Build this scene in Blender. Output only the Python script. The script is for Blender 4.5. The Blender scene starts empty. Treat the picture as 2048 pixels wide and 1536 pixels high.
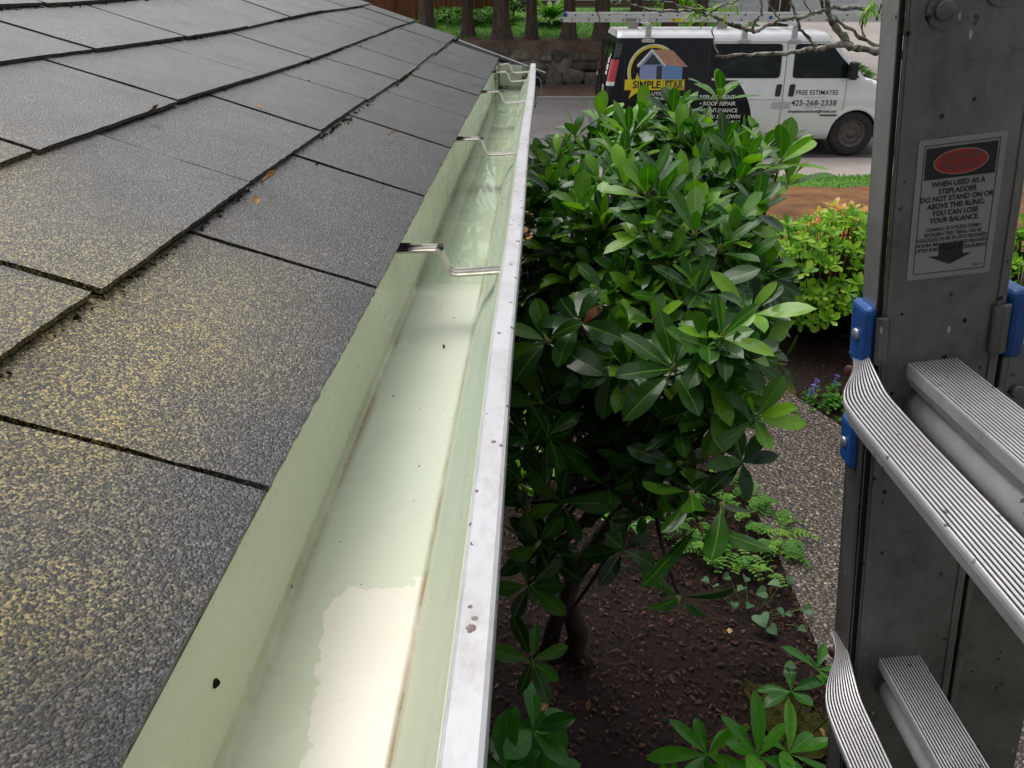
import bpy, math, random
import numpy as np
from mathutils import Vector, Matrix
random.seed(7)
R = math.radians
S = bpy.context.scene
COL = S.collection

# ------------------------------------------------------------------ camera, world, sun, exposure
H = 3.05                      # eye height above the street
cam = bpy.data.objects.new('camera', bpy.data.cameras.new('camera'))
COL.objects.link(cam)
cam.location = (0, 0, H)
cam.rotation_euler = (R(90 - 28), 0, 0)
cam.data.sensor_width = 36
cam.data.lens = 27.0
cam.data.clip_start = 0.02
cam.data.clip_end = 1000
S.camera = cam

SUN_EL, SUN_AZ = 62, -35      # azimuth measured from +Y (ahead) towards +X
world = bpy.data.worlds.new('World')
S.world = world
world.use_nodes = True
wn = world.node_tree
bg = wn.nodes['Background']
sky = wn.nodes.new('ShaderNodeTexSky')
sky.sky_type = 'NISHITA'
sky.sun_disc = False
sky.sun_elevation = R(SUN_EL)
sky.sun_rotation = R(SUN_AZ)
sky.air_density = 1.0
sky.dust_density = 4.0
hs = wn.nodes.new('ShaderNodeHueSaturation')
hs.inputs['Saturation'].default_value = 0.22
wn.links.new(sky.outputs[0], hs.inputs['Color'])
wn.links.new(hs.outputs[0], bg.inputs['Color'])
bg.inputs['Strength'].default_value = 0.12

sun = bpy.data.objects.new('sun', bpy.data.lights.new('sun', 'SUN'))
COL.objects.link(sun)
sun.data.energy = 0.9
sun.data.angle = R(40)
sun.data.color = (1, .97, .93)
a, e = R(SUN_AZ), R(SUN_EL)
sdir = Vector((math.sin(a) * math.cos(e), math.cos(a) * math.cos(e), math.sin(e)))
sun.rotation_euler = sdir.to_track_quat('Z', 'Y').to_euler()

S.view_settings.view_transform = 'Standard'
S.view_settings.look = 'None'
S.view_settings.exposure = 0.6
S.view_settings.gamma = 1
S.view_settings.use_curve_mapping = False
try:
    S.cycles.max_bounces = 8
    S.cycles.use_denoising = True
except Exception:
    pass

# ------------------------------------------------------------------ helpers
def tag(o, label=None, cat=None, group=None, kind=None):
    if label: o['label'] = label
    if cat: o['category'] = cat
    if group: o['group'] = group
    if kind: o['kind'] = kind
    return o

def empty(name, loc=(0, 0, 0), rz=0, label=None, cat=None, group=None):
    o = bpy.data.objects.new(name, None)
    COL.objects.link(o)
    o.location = loc
    o.rotation_euler = (0, 0, rz)
    o.empty_display_size = .2
    return tag(o, label, cat, group)

def copy_tree(o, parent=None):
    c = o.copy()
    COL.objects.link(c)
    c.parent = parent
    for ch in o.children:
        copy_tree(ch, c)
    return c

class MB:
    """collects polygons, then links them as ONE mesh object"""
    def __init__(s):
        s.v, s.f, s.m, s.t, s.r = [], [], [], [], {}
        s.mi, s.ti = 0, .5
    def add(s, verts, faces):
        o = len(s.v)
        s.v.extend([tuple(p) for p in verts])
        for f in faces:
            s.f.append([i + o for i in f]); s.m.append(s.mi); s.t.append(s.ti)
    def box(s, a, b, M=None):
        x0, y0, z0 = a; x1, y1, z1 = b
        if x0 > x1: x0, x1 = x1, x0
        if y0 > y1: y0, y1 = y1, y0
        if z0 > z1: z0, z1 = z1, z0
        v = [(x0,y0,z0),(x1,y0,z0),(x1,y1,z0),(x0,y1,z0),(x0,y0,z1),(x1,y0,z1),(x1,y1,z1),(x0,y1,z1)]
        if M is not None: v = [M @ Vector(p) for p in v]
        s.add(v, [(3,2,1,0),(4,5,6,7),(0,1,5,4),(1,2,6,5),(2,3,7,6),(3,0,4,7)])
    def tube(s, pts, rad, n=8, cap=True, jit=0):
        pts = [Vector(p) for p in pts]
        if not hasattr(rad, '__len__'): rad = [rad] * len(pts)
        V = []; ref = None
        for i, p in enumerate(pts):
            d = (pts[min(i + 1, len(pts) - 1)] - pts[max(i - 1, 0)]).normalized()
            if ref is None: ref = d.orthogonal().normalized()
            ref = (ref - d * ref.dot(d)).normalized()
            q = d.cross(ref)
            for k in range(n):
                an = 2 * math.pi * k / n
                r = rad[i] * (1 + random.uniform(-jit, jit))
                V.append(p + (ref * math.cos(an) + q * math.sin(an)) * r)
        F = []
        for i in range(len(pts) - 1):
            for k in range(n):
                a = i * n + k; b = i * n + (k + 1) % n
                F.append((a, b, b + n, a + n))
        if cap:
            F.append(tuple(range(n))[::-1]); F.append(tuple(range((len(pts) - 1) * n, len(pts) * n)))
        s.add(V, F)
    def grid(s, rows, close=False):
        n = len(rows[0]); V = [p for r in rows for p in r]; F = []
        for i in range(len(rows) - 1):
            for k in range(n if close else n - 1):
                a = i * n + k; b = i * n + (k + 1) % n
                F.append((a, b, b + n, a + n))
        s.add(V, F)
    def disc(s, c, ax, r, th, n=16, dome=0):
        ax = Vector(ax).normalized(); u = ax.orthogonal().normalized(); w = ax.cross(u); c = Vector(c)
        ring = lambda rr, h: [c + ax * h + (u * math.cos(2*math.pi*k/n) + w * math.sin(2*math.pi*k/n)) * rr for k in range(n)]
        rows = [ring(r, 0), ring(r, th), ring(r * .8, th + dome * .6), ring(r * .4, th + dome), ring(.0001, th + dome)]
        s.grid(rows, True)
    def ngon(s, pts): s.add(pts, [tuple(range(len(pts)))])
    def build(s, name, mats, parent=None, smooth=False, bevel=0, seg=2, sub=0):
        me = bpy.data.meshes.new(name)
        me.from_pydata(s.v, [], s.f)
        if not isinstance(mats, (list, tuple)): mats = [mats]
        for m in mats: me.materials.append(m)
        me.polygons.foreach_set('material_index', s.m)
        at = me.attributes.new('tint', 'FLOAT', 'FACE')
        at.data.foreach_set('value', s.t)
        if s.r:
            rb = me.attributes.new('rib', 'FLOAT', 'FACE')
            rb.data.foreach_set('value', [s.r.get(i, 0.) for i in range(len(s.f))])
        if smooth: me.polygons.foreach_set('use_smooth', [True] * len(s.f))
        me.update()
        o = bpy.data.objects.new(name, me)
        COL.objects.link(o)
        if parent: o.parent = parent
        if bevel:
            b = o.modifiers.new('bevel', 'BEVEL'); b.width = bevel; b.segments = seg; b.limit_method = 'ANGLE'; b.angle_limit = R(40)
        if sub:
            b = o.modifiers.new('sub', 'SUBSURF'); b.levels = b.render_levels = sub
        return o

def rnd(a, b): return random.uniform(a, b)

def leaf(mb, p, d, up, L, W, droop=.5, fold=.25, nl=6, wave=0, tint=None, pet=.08, tip=1.0):
    """one leaf blade: midrib fold, droop along its length"""
    p = Vector(p); d = Vector(d).normalized(); up = Vector(up)
    side = d.cross(up)
    if side.length < 1e-4: side = d.orthogonal()
    side.normalize(); n = side.cross(d)
    V = []
    ph = rnd(0, 6)
    for i in range(nl + 1):
        u = i / nl
        an = -droop * u
        dd = d * math.cos(an) + n * math.sin(an)
        if i: p = p + dd * (L / nl)
        nn = n * math.cos(an) - d * math.sin(an)
        uu = max(0, (u - pet) / (1 - pet))
        w = W * .5 * (max(0, math.sin(math.pi * uu ** (1.0 + .55 * (1 - tip)))) ** (.76 - .14 * (1 - tip))) + W * .03
        if i == nl: w = W * .015
        wz = wave * W * math.sin(u * 9 + ph)
        if L > .08:
            q = min(w * .4, .00085 + .010 * W * (1 - u))
            V += [p - side * w + nn * (fold * w + wz), p - side * q + nn * fold * q, p + side * q + nn * fold * q, p + side * w + nn * (fold * w - wz)]
        else: V += [p - side * w + nn * (fold * w + wz), p, p + side * w + nn * (fold * w - wz)]
    F = []
    mb.ti = random.random() if tint is None else tint
    if L > .08:
        for i in range(nl):
            a = i * 4
            mb.r[len(mb.f) + len(F) + 1] = 1.
            F += [(a, a + 1, a + 5, a + 4), (a + 1, a + 2, a + 6, a + 5), (a + 2, a + 3, a + 7, a + 6)]
        mb.add(V, F); return
    for i in range(nl):
        a = i * 3
        F += [(a, a + 1, a + 4, a + 3), (a + 1, a + 2, a + 5, a + 4)]
    mb.ti = random.random() if tint is None else tint
    mb.add(V, F)

def rosette(mb, p, ax, n, L, W, e0=15, e1=65, droop=.5, tint=None, nl=6, fold=.22, wave=.03):
    """a whorl of leaves round a shoot tip"""
    ax = Vector(ax).normalized(); u = ax.orthogonal().normalized(); w = ax.cross(u); a0 = rnd(0, 6.28)
    for k in range(n):
        an = a0 + k * 2.39996
        el = R(e0 + (e1 - e0) * (k / max(1, n - 1)) + rnd(-8, 8))
        h = u * math.cos(an) + w * math.sin(an)
        d = h * math.cos(el) + ax * math.sin(el)
        l = L * rnd(.75, 1.12) * (1 - .25 * k / n)
        leaf(mb, Vector(p) + ax * (k * .0012), d, ax, l, W * rnd(.85, 1.1) * l / L, droop * rnd(.3, 1.4), fold, nl, wave,
             None if tint is None else min(1, max(0, rnd(tint[0], tint[1]))))

# ------------------------------------------------------------------ materials
class NT:
    def __init__(s, name):
        s.mat = bpy.data.materials.new(name); s.mat.use_nodes = True
        s.t = s.mat.node_tree; s.p = s.t.nodes['Principled BSDF']
        s.co = s.n('ShaderNodeTexCoord').outputs['Object']
    def n(s, ty, **kw):
        x = s.t.nodes.new(ty)
        for k, v in kw.items(): setattr(x, k, v)
        return x
    def put(s, sock, v):
        if hasattr(v, 'is_linked'): s.t.links.new(v, sock)
        elif isinstance(v, tuple) and len(v) == 3 and sock.type == 'RGBA': sock.default_value = (*v, 1)
        elif sock.type == 'RGBA' and not isinstance(v, tuple): sock.default_value = (v, v, v, 1)
        else: sock.default_value = v
    def set(s, **kw):
        nm = {'base': 'Base Color', 'rough': 'Roughness', 'metal': 'Metallic', 'coat': 'Coat Weight', 'coatr': 'Coat Roughness',
              'spec': 'Specular IOR Level', 'normal': 'Normal', 'trans': 'Transmission Weight', 'emit': 'Emission Color', 'alpha': 'Alpha'}
        for k, v in kw.items(): s.put(s.p.inputs[nm[k]], v)
    def noise(s, scale, detail=4, rough=.6, dist=0, vec=None, stretch=None):
        x = s.n('ShaderNodeTexNoise'); x.inputs['Scale'].default_value = scale; x.inputs['Detail'].default_value = detail
        x.inputs['Roughness'].default_value = rough; x.inputs['Distortion'].default_value = dist
        s.put(x.inputs['Vector'], s.vec(stretch) if vec is None else vec)
        return x.outputs['Fac']
    def vec(s, stretch=None, off=(0, 0, 0)):
        if stretch is None: return s.co
        m = s.n('ShaderNodeMapping'); m.inputs['Scale'].default_value = stretch; m.inputs['Location'].default_value = off
        s.put(m.inputs['Vector'], s.co); return m.outputs[0]
    def voro(s, scale, feature='F1', vec=None, out='Distance', rand=1):
        x = s.n('ShaderNodeTexVoronoi', feature=feature); x.inputs['Scale'].default_value = scale; x.inputs['Randomness'].default_value = rand
        s.put(x.inputs['Vector'], s.co if vec is None else vec); return x.outputs[out]
    def ramp(s, fac, *stops, interp='LINEAR'):
        x = s.n('ShaderNodeValToRGB'); x.color_ramp.interpolation = interp; el = x.color_ramp.elements
        while len(el) < len(stops): el.new(.5)
        for e_, (p, c) in zip(el, stops):
            e_.position = p; e_.color = (c, c, c, 1) if not isinstance(c, tuple) else (*c, 1)
        s.put(x.inputs[0], fac); return x.outputs[0]
    def mix(s, f, a, b, mode='MIX'):
        x = s.n('ShaderNodeMix', data_type='RGBA', blend_type=mode)
        s.put(x.inputs[0], f); s.put(x.inputs[6], a); s.put(x.inputs[7], b); return x.outputs[2]
    def math(s, op, a, b=0., c=None):
        x = s.n('ShaderNodeMath', operation=op); s.put(x.inputs[0], a); s.put(x.inputs[1], b)
        if c is not None: s.put(x.inputs[2], c)
        return x.outputs[0]
    def attr(s, name='tint'):
        x = s.n('ShaderNodeAttribute', attribute_name=name); return x.outputs['Fac']
    def xyz(s):
        x = s.n('ShaderNodeSeparateXYZ'); s.put(x.inputs[0], s.co); return x.outputs
    def bump(s, h, strength=.5, dist=.01, normal=None):
        x = s.n('ShaderNodeBump'); x.inputs['Strength'].default_value = strength; x.inputs['Distance'].default_value = dist
        s.put(x.inputs['Height'], h)
        if normal is not None: s.put(x.inputs['Normal'], normal)
        s.set(normal=x.outputs[0]); return x.outputs[0]

def simple(name, c1, c2=None, scale=8, rough=.6, metal=0, bump=0, bscale=60, coat=0, tint=0, stretch=None, rvar=.12, lo=.35, hi=.65):
    t = NT(name)
    c2 = c2 or tuple(x * .7 for x in c1)
    f = t.ramp(t.noise(scale, 6, .65, stretch=stretch), (lo, 0.), (hi, 1.))
    col = t.mix(f, c1, c2)
    if tint:
        k = t.math('MULTIPLY_ADD', t.attr(), tint, 1 - tint / 2)
        col = t.mix(1.0, col, k, 'MULTIPLY')
    t.set(base=col, metal=metal, coat=coat, spec=.5 if rough < .65 else .18)
    t.set(rough=t.math('MULTIPLY_ADD', t.noise(scale * 2.3, 3), rvar, rough - rvar / 2))
    if bump: t.bump(t.noise(bscale, 5, stretch=stretch), bump, .01)
    return t.mat

def m_shingle():
    t = NT('asphalt_shingle')
    v = t.n('ShaderNodeTexVoronoi'); v.inputs['Scale'].default_value = 680; t.put(v.inputs['Vector'], t.co)
    sp = t.n('ShaderNodeSeparateColor'); t.put(sp.inputs[0], v.outputs['Color'])
    worm = t.noise(235, 5, .66, 2.8)
    g = t.math('ADD', t.math('MULTIPLY', sp.outputs[0], .30), t.math('MULTIPLY', worm, .72))
    gran = t.ramp(g, (.38, (.003, .003, .0035)), (.475, (.010, .010, .0108)), (.57, (.046, .0455, .0485)), (.72, (.175, .172, .178)))
    # grey / tan blends laid down by the factory in broad bands, plus olive algae
    tint = t.attr()
    band = t.noise(2.4, 4, .6, .4, stretch=(1.3, 2.2, 1))
    x, y, z = t.xyz()
    olive = t.ramp(t.math('ADD', t.math('MULTIPLY', band, .75), t.math('MULTIPLY', tint, .38)), (.52, 0.), (.74, .9))
    near = t.ramp(t.math('ADD', y, t.math('MULTIPLY', t.noise(3, 4), .4)), (.75, 1.), (2.1, .08))
    # the algae starts a hand's breadth above the drip edge
    upx = t.ramp(t.math('MULTIPLY_ADD', x, -1.0, t.math('MULTIPLY', t.noise(6, 5, .7), .16)), (.245, .0), (.33, 1.))
    olive = t.math('MULTIPLY', t.ramp(t.math('ADD', t.math('MULTIPLY', band, .8), t.math('MULTIPLY', tint, .2)), (.36, .0), (.46, 1.)), upx)
    ol = t.math('MULTIPLY', olive, near)
    gran = t.mix(ol, gran, t.mix(1.0, gran, (3.5, 2.75, .95), 'MULTIPLY'))
    lich = t.math('MULTIPLY', t.ramp(t.noise(26, 6, .75, stretch=(1, 1.2, 1)), (.56, 0.), (.7, .7)), ol)
    gran = t.mix(lich, gran, t.mix(1.0, gran, (1.6, 1.35, .7), 'MULTIPLY'))
    dk = t.ramp(t.noise(4.2, 6, .75, .6, stretch=(1.4, 1.1, 1)), (.50, 0.), (.66, .8))
    gran = t.mix(dk, gran, t.mix(1.0, gran, (.45, .47, .42), 'MULTIPLY'))
    k = t.math('MULTIPLY_ADD', tint, .28, .86)
    t.set(base=t.mix(1.0, gran, k, 'MULTIPLY'), rough=t.ramp(t.noise(9, 4), (.3, .25), (.7, .42)), spec=.62)
    h = t.math('ADD', t.math('MULTIPLY', v.outputs['Distance'], -1.0), worm)
    t.bump(h, .6, .0013)
    return t.mat

def m_gutter():
    t = NT('green_painted_aluminium')
    x, y, z = t.xyz()
    g = t.mix(t.ramp(t.noise(3.5, 4, .6, stretch=(1, .4, 1)), (.3, 0.), (.7, 1.)), (.57, .63, .49), (.63, .67, .54))
    # the dry cream patch with a torn edge near the camera end
    edge = t.math('ADD', t.math('MULTIPLY', t.noise(30, 5, .6), .05), t.math('MULTIPLY', t.noise(7, 2), .05))
    ex = t.math('ADD', x, t.math('MULTIPLY', y, .035))
    inx = t.ramp(t.math('ADD', ex, edge), (-.05 + .0, 0.), (-.0495, 1.))   # placeholder ramp clamps <0; real test below
    inx = t.math('GREATER_THAN', t.math('ADD', x, edge), -.078)
    iny = t.math('LESS_THAN', t.math('ADD', y, edge), .475)
    inz = t.math('LESS_THAN', z, 2.664)
    patch = t.math('MULTIPLY', t.math('MULTIPLY', inx, iny), inz)
    wall_shade = t.ramp(t.noise(5, 5, .65, stretch=(1, .35, 1)), (.3, .75), (.7, 1.))  # front and back walls tinted darker: shade of their steep faces as colour
    g = t.mix(t.math('MULTIPLY', t.ramp(t.math('ADD', x, 1.0), (.9240, 0.), (.9285, 1.)), wall_shade), g, (.44, .52, .42))
    g = t.mix(t.math('MULTIPLY', t.ramp(t.math('ADD', x, 1.0), (.8270, 1.), (.8285, 0.)), wall_shade), g, (.50, .53, .36))
    cream = t.mix(t.noise(6, 3), (.81, .77, .655), (.76, .72, .61))
    warm = t.ramp(t.math('ADD', y, t.math('MULTIPLY', t.noise(9, 3), .12)), (.38, 1.), (.62, 0.))
    g = t.mix(t.math('MULTIPLY', warm, .25), g, (.66, .62, .40))
    col = t.mix(patch, g, cream)
    # silt along the floor fold, streaks and tiny specks
    fold = t.ramp(t.math('ABSOLUTE', t.math('ADD', x, .1700)), (0., 1.), (.006, 0.))
    fold2 = t.ramp(t.math('ABSOLUTE', t.math('ADD', x, .0785)), (0., 1.), (.0035, 0.))
    low = t.math('LESS_THAN', z, 2.672)
    silt = t.math('MULTIPLY', t.math('MAXIMUM', fold, fold2), t.math('MULTIPLY', low, t.ramp(t.noise(16, 5, .7, stretch=(1, .5, 1)), (.36, .1), (.6, .9))))
    col = t.mix(silt, col, (.26, .19, .08))
    st = t.math('MULTIPLY', t.ramp(t.noise(40, 5, .7, stretch=(1.6, .12, 1)), (.6, 0.), (.78, .4)), t.ramp(y, (.9, .15), (1.0, .8)))
    col = t.mix(st, col, (.33, .33, .20))
    farst = t.math('MULTIPLY', t.ramp(t.noise(22, 6, .7, .6), (.58, 0.), (.68, .85)), t.ramp(t.math('MULTIPLY', y, .25), (.735, 0.), (.78, 1.)))
    col = t.mix(farst, col, (.12, .075, .03))
    rn = t.ramp(t.noise(30, 6, .75), (.40, 0.), (.58, .95))
    e1 = t.math('MULTIPLY', t.math('LESS_THAN', t.math('ABSOLUTE', t.math('ADD', x, .168)), .007), t.math('GREATER_THAN', y, 3.04))
    e2 = t.math('MULTIPLY', t.math('LESS_THAN', z, 2.673), t.math('GREATER_THAN', y, 3.13))
    e3 = t.math('MULTIPLY', t.math('GREATER_THAN', x, -.075), t.math('GREATER_THAN', y, 3.14))
    col = t.mix(t.math('MULTIPLY', rn, t.math('MAXIMUM', t.math('MAXIMUM', e1, e2), e3)), col, (.075, .04, .02))
    sp = t.math('LESS_THAN', t.voro(38), .06)
    sp2 = t.math('LESS_THAN', t.voro(85), .065)
    spk = t.math('MULTIPLY', t.math('MAXIMUM', sp, sp2), t.math('MULTIPLY', t.math('GREATER_THAN', t.noise(11, 2), .48), low))
    col = t.mix(spk, col, (.06, .055, .045))
    t.set(base=col, rough=t.ramp(t.noise(14, 4), (.3, .22), (.7, .40)), spec=.4)
    t.bump(t.math('ADD', t.noise(14, 3, stretch=(1, .5, 1)), t.math('MULTIPLY', t.noise(260, 2, stretch=(1, .05, 1)), .05)), .05, .005)
    return t.mat

def m_lip():
    t = NT('white_painted_lip')
    col = t.mix(t.ramp(t.noise(18, 6, .7), (.45, 0.), (.75, 1.)), (.56, .56, .58), (.42, .42, .41))
    v = t.math('LESS_THAN', t.math('ADD', t.voro(40), t.math('MULTIPLY', t.noise(150, 5, .75), .30)), .27)
    w = t.math('LESS_THAN', t.math('ADD', t.voro(70), t.math('MULTIPLY', t.noise(220, 4), .2)), .24)
    msk = t.math('MULTIPLY', t.math('MAXIMUM', v, w), t.math('GREATER_THAN', t.noise(6, 3), .44))
    col = t.mix(msk, col, (.10, .055, .055))
    sm = t.ramp(t.noise(34, 6, .8, stretch=(1, .4, 1)), (.50, 0.), (.70, .65))
    col = t.mix(sm, col, (.36, .31, .29))
    t.set(base=col, rough=.38)
    t.bump(t.math('ADD', t.noise(40, 3), t.math('MULTIPLY', msk, .5)), .25, .003)
    return t.mat

def m_alu(name, dark, light, rough=.42, dirt=.6, metal=.85, spots=1.0):
    t = NT(name)
    f = t.ramp(t.noise(7, 6, .7, .5), (.3, 0.), (.75, 1.))
    col = t.mix(f, light, dark)
    br = t.noise(60, 4, .7, stretch=(1, 1, .06))
    col = t.mix(t.math('MULTIPLY', t.ramp(br, (.45, 0.), (.75, 1.)), .3), col, dark)
    d = t.ramp(t.noise(30, 8, .8), (.52, 0.), (.72, dirt))
    col = t.mix(d, col, (.05, .045, .04))
    s1 = t.math('LESS_THAN', t.math('ADD', t.voro(74), t.math('MULTIPLY', t.noise(200, 4), .24)), .25)
    s1 = t.math('MULTIPLY', s1, t.math('GREATER_THAN', t.noise(22, 2), .48))
    col = t.mix(t.math('MULTIPLY', s1, spots), col, (.03, .025, .03))
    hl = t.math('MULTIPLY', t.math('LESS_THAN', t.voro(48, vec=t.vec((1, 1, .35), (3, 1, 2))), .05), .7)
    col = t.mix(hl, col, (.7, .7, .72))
    ox = t.ramp(t.noise(13, 7, .78, .3), (.46, 0.), (.66, .55))
    col = t.mix(ox, col, light)
    sc = t.math('MULTIPLY', t.ramp(t.noise(150, 2, .5, stretch=(1, 1, .02)), (.64, 0.), (.68, 1.)), t.ramp(t.noise(9, 3), (.5, 0.), (.6, .6)))
    col = t.mix(sc, col, light)
    t.set(base=col, metal=t.math('MULTIPLY_ADD', d, -.5, metal), rough=t.math('MULTIPLY_ADD', t.noise(25, 5), .3, rough - .12))
    t.bump(t.math('ADD', t.noise(90, 5), t.math('MULTIPLY', t.noise(12, 3), .8)), .12, .003)
    return t.mat

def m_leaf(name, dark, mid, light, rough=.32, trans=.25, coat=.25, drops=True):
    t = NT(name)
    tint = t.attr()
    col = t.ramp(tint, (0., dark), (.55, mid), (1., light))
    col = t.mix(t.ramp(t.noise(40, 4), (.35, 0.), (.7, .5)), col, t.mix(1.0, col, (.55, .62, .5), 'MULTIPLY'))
    if drops:
        col = t.mix(t.math('MULTIPLY', t.attr('rib'), .5), col, light)
        col = t.mix(t.math('MULTIPLY', t.ramp(t.noise(34, 5, .75), (.66, 0.), (.70, .9)), t.ramp(t.noise(7, 2), (.55, 0.), (.6, 1.))), col, (.10, .06, .02))
    t.set(base=col, rough=t.ramp(t.noise(70, 4), (.35, rough - .12), (.65, rough + .12)), coat=coat, spec=.2)
    t.set(coatr=.09)
    t.bump(t.noise(130, 3), .25, .0015)
    tr = t.n('ShaderNodeBsdfTranslucent'); t.put(tr.inputs[0], t.mix(1.0, col, (1.7, 2.0, .7), 'MULTIPLY'))
    ms = t.n('ShaderNodeMixShader'); ms.inputs[0].default_value = trans
    out = t.t.nodes['Material Output']
    t.t.links.new(t.p.outputs[0], ms.inputs[1]); t.t.links.new(tr.outputs[0], ms.inputs[2]); t.t.links.new(ms.outputs[0], out.inputs[0])
    return t.mat

def m_gravel():
    t = NT('exposed_aggregate')
    def lay(sc):
        v = t.n('ShaderNodeTexVoronoi'); v.inputs['Scale'].default_value = sc; t.put(v.inputs['Vector'], t.vec((1, 1, .3)))
        sp = t.n('ShaderNodeSeparateColor'); t.put(sp.inputs[0], v.outputs['Color'])
        return v, sp
    v, sp = lay(52); v2, sp2 = lay(95)
    c = t.ramp(sp.outputs[0], (0., (.035, .03, .028)), (.35, (.09, .075, .065)), (.6, (.16, .14, .12)), (.8, (.24, .20, .16)), (.93, (.42, .39, .33)), (1., (.62, .6, .55)))
    c2 = t.ramp(sp2.outputs[1], (0., (.03, .027, .025)), (.7, (.12, .10, .085)), (1., (.4, .37, .32)))
    c = t.mix(t.math('GREATER_THAN', v.outputs['Distance'], .46), c, c2)
    e = t.voro(52, 'DISTANCE_TO_EDGE', vec=t.vec((1, 1, .3)))
    c = t.mix(t.ramp(e, (.02, 1.), (.13, 0.)), c, (.022, .018, .015))
    c = t.mix(1.0, c, (.70, .58, .47), 'MULTIPLY')
    c = t.mix(t.ramp(t.noise(2.2, 5, .65), (.5, 0.), (.75, .55)), c, t.mix(1.0, c, (.5, .46, .4), 'MULTIPLY'))
    t.set(base=c, rough=.42)
    t.bump(t.math('MULTIPLY', v.outputs['Distance'], -1.0), .8, .012)
    return t.mat

def m_van():
    """white van with a black wrap on the tail: a real colour boundary curved across the side"""
    t = NT('van_paint')
    x, y, z = t.xyz()
    # boundary: straight by the sliding door above the belt, bulging forward below it
    dz = t.math('SUBTRACT', 1.36, z)
    low = t.math('MULTIPLY_ADD', t.math('MULTIPLY', dz, dz), -.5, t.math('MULTIPLY_ADD', dz, .83, 2.36))
    bx = t.mix(t.math('GREATER_THAN', z, 1.355), low, 1.90)
    blk = t.math('MULTIPLY', t.math('LESS_THAN', x, bx), t.math('LESS_THAN', z, 2.055))
    col = t.mix(t.ramp(t.noise(3, 5, .7), (.4, 0.), (.8, 1.)), (.80, .81, .82), (.70, .71, .72))
    dirt = t.math('MULTIPLY', t.ramp(z, (.3, 1.), (.8, 0.)), t.noise(9, 5, .7))
    col = t.mix(t.math('MULTIPLY', dirt, .5), col, (.36, .34, .31))
    col = t.mix(blk, col, (.012, .012, .016))
    t.set(base=col, rough=t.mix(blk, .3, .2), coat=t.mix(blk, .5, .0), spec=t.mix(blk, .5, .22))
    t.set(coatr=.06)
    t.bump(t.noise(2.2, 2), .05, .02)
    return t.mat

def flat(name, c, rough=.5, metal=0): return simple(name, c, tuple(q * .85 for q in c), 12, rough, metal)

MS = {}
MS['shingle'] = m_shingle()
MS['felt'] = simple('roof_underlay', (.012, .011, .011), rough=.9)
MS['moss'] = simple('moss_debris', (.045, .04, .02), (.02, .014, .009), 30, .9, tint=1.2, bump=.4)
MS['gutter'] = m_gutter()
MS['lip'] = m_lip()
MS['steel'] = m_alu('zinc_plated_steel', (.45, .41, .33), (.85, .82, .74), .26, .35, .9, .3)
MS['darksteel'] = m_alu('dark_screw_steel', (.05, .045, .045), (.12, .11, .11), .35, .3, .8)
MS['rail'] = m_alu('dirty_aluminium', (.08, .075, .072), (.27, .263, .26), .42, .75, .75)
MS['ladderalu'] = m_alu('clean_aluminium', (.55, .55, .57), (.76, .76, .78), .5, .15, .25, .2)
MS['flange'] = m_alu('lit_flange', (.24, .24, .24), (.40, .40, .405), .42, .5, .7)  # lighter than the web: sky light on this side put into the colour
MS['tread'] = m_alu('bright_aluminium', (.50, .49, .495), (.80, .785, .80), .40, .4, .45, .8)
MS['groove'] = simple('grime', (.02, .018, .018), rough=.8)
MS['blue'] = simple('blue_plastic', (.010, .085, .32), (.010, .055, .22), 30, .4, bump=.15, bscale=200)
MS['rivet'] = m_alu('rivet_metal', (.3, .33, .38), (.55, .6, .66), .35, .2, .7)
MS['rust'] = simple('red_brown_rivet', (.10, .025, .02), rough=.6)
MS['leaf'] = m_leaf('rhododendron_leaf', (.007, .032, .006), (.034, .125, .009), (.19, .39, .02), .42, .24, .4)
MS['bud'] = simple('flower_bud', (.30, .30, .10), (.20, .24, .06), 60, .5)
MS['lime'] = m_leaf('lime_leaf', (.06, .19, .012), (.18, .38, .02), (.38, .55, .05), .42, .3, .1)
MS['pink'] = m_leaf('pieris_leaf', (.35, .50, .06), (.75, .42, .18), (.80, .16, .18), .45, .3, .1)
MS['fernleaf'] = m_leaf('fern_leaf', (.03, .11, .012), (.08, .22, .025), (.17, .34, .04), .5, .3, .0)
MS['heart'] = m_leaf('silvery_leaf', (.05, .12, .05), (.10, .19, .09), (.20, .29, .16), .5, .15, .0)
MS['shoot'] = m_leaf('young_shrub_leaf', (.025, .12, .015), (.07, .29, .02), (.16, .46, .035), .3, .3, .25)
MS['dead'] = m_leaf('dead_leaf', (.10, .05, .02), (.30, .14, .06), (.52, .36, .18), .6, .1, 0)
MS['bark'] = simple('dark_bark', (.05, .035, .025), (.018, .013, .010), 18, .8, bump=.6, bscale=40)
MS['greybark'] = simple('weathered_bark', (.30, .22, .16), (.10, .075, .055), 22, .8, bump=.6, bscale=50)
MS['stem'] = simple('green_stem', (.10, .15, .035), (.07, .10, .02), 30, .5)
MS['lichen'] = simple('lichen_bark', (.42, .40, .35), (.12, .095, .075), 26, .85, bump=.6, bscale=60, lo=.42, hi=.6)
MS['cedar'] = simple('conifer_bark', (.15, .11, .09), (.06, .042, .034), 5, .9, bump=1.0, bscale=14, stretch=(3, 3, .35))
MS['needle'] = m_leaf('conifer_foliage', (.012, .035, .012), (.025, .06, .02), (.05, .1, .03), .6, .15, 0)
MS['soil'] = simple('wet_bark_mulch', (.022, .0095, .006), (.008, .004, .003), 45, .75, bump=1.0, bscale=90)
MS['chip'] = simple('mulch_chip', (.085, .036, .024), (.03, .014, .010), 60, .66, tint=1.7)
MS['gravel'] = m_gravel()
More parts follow.
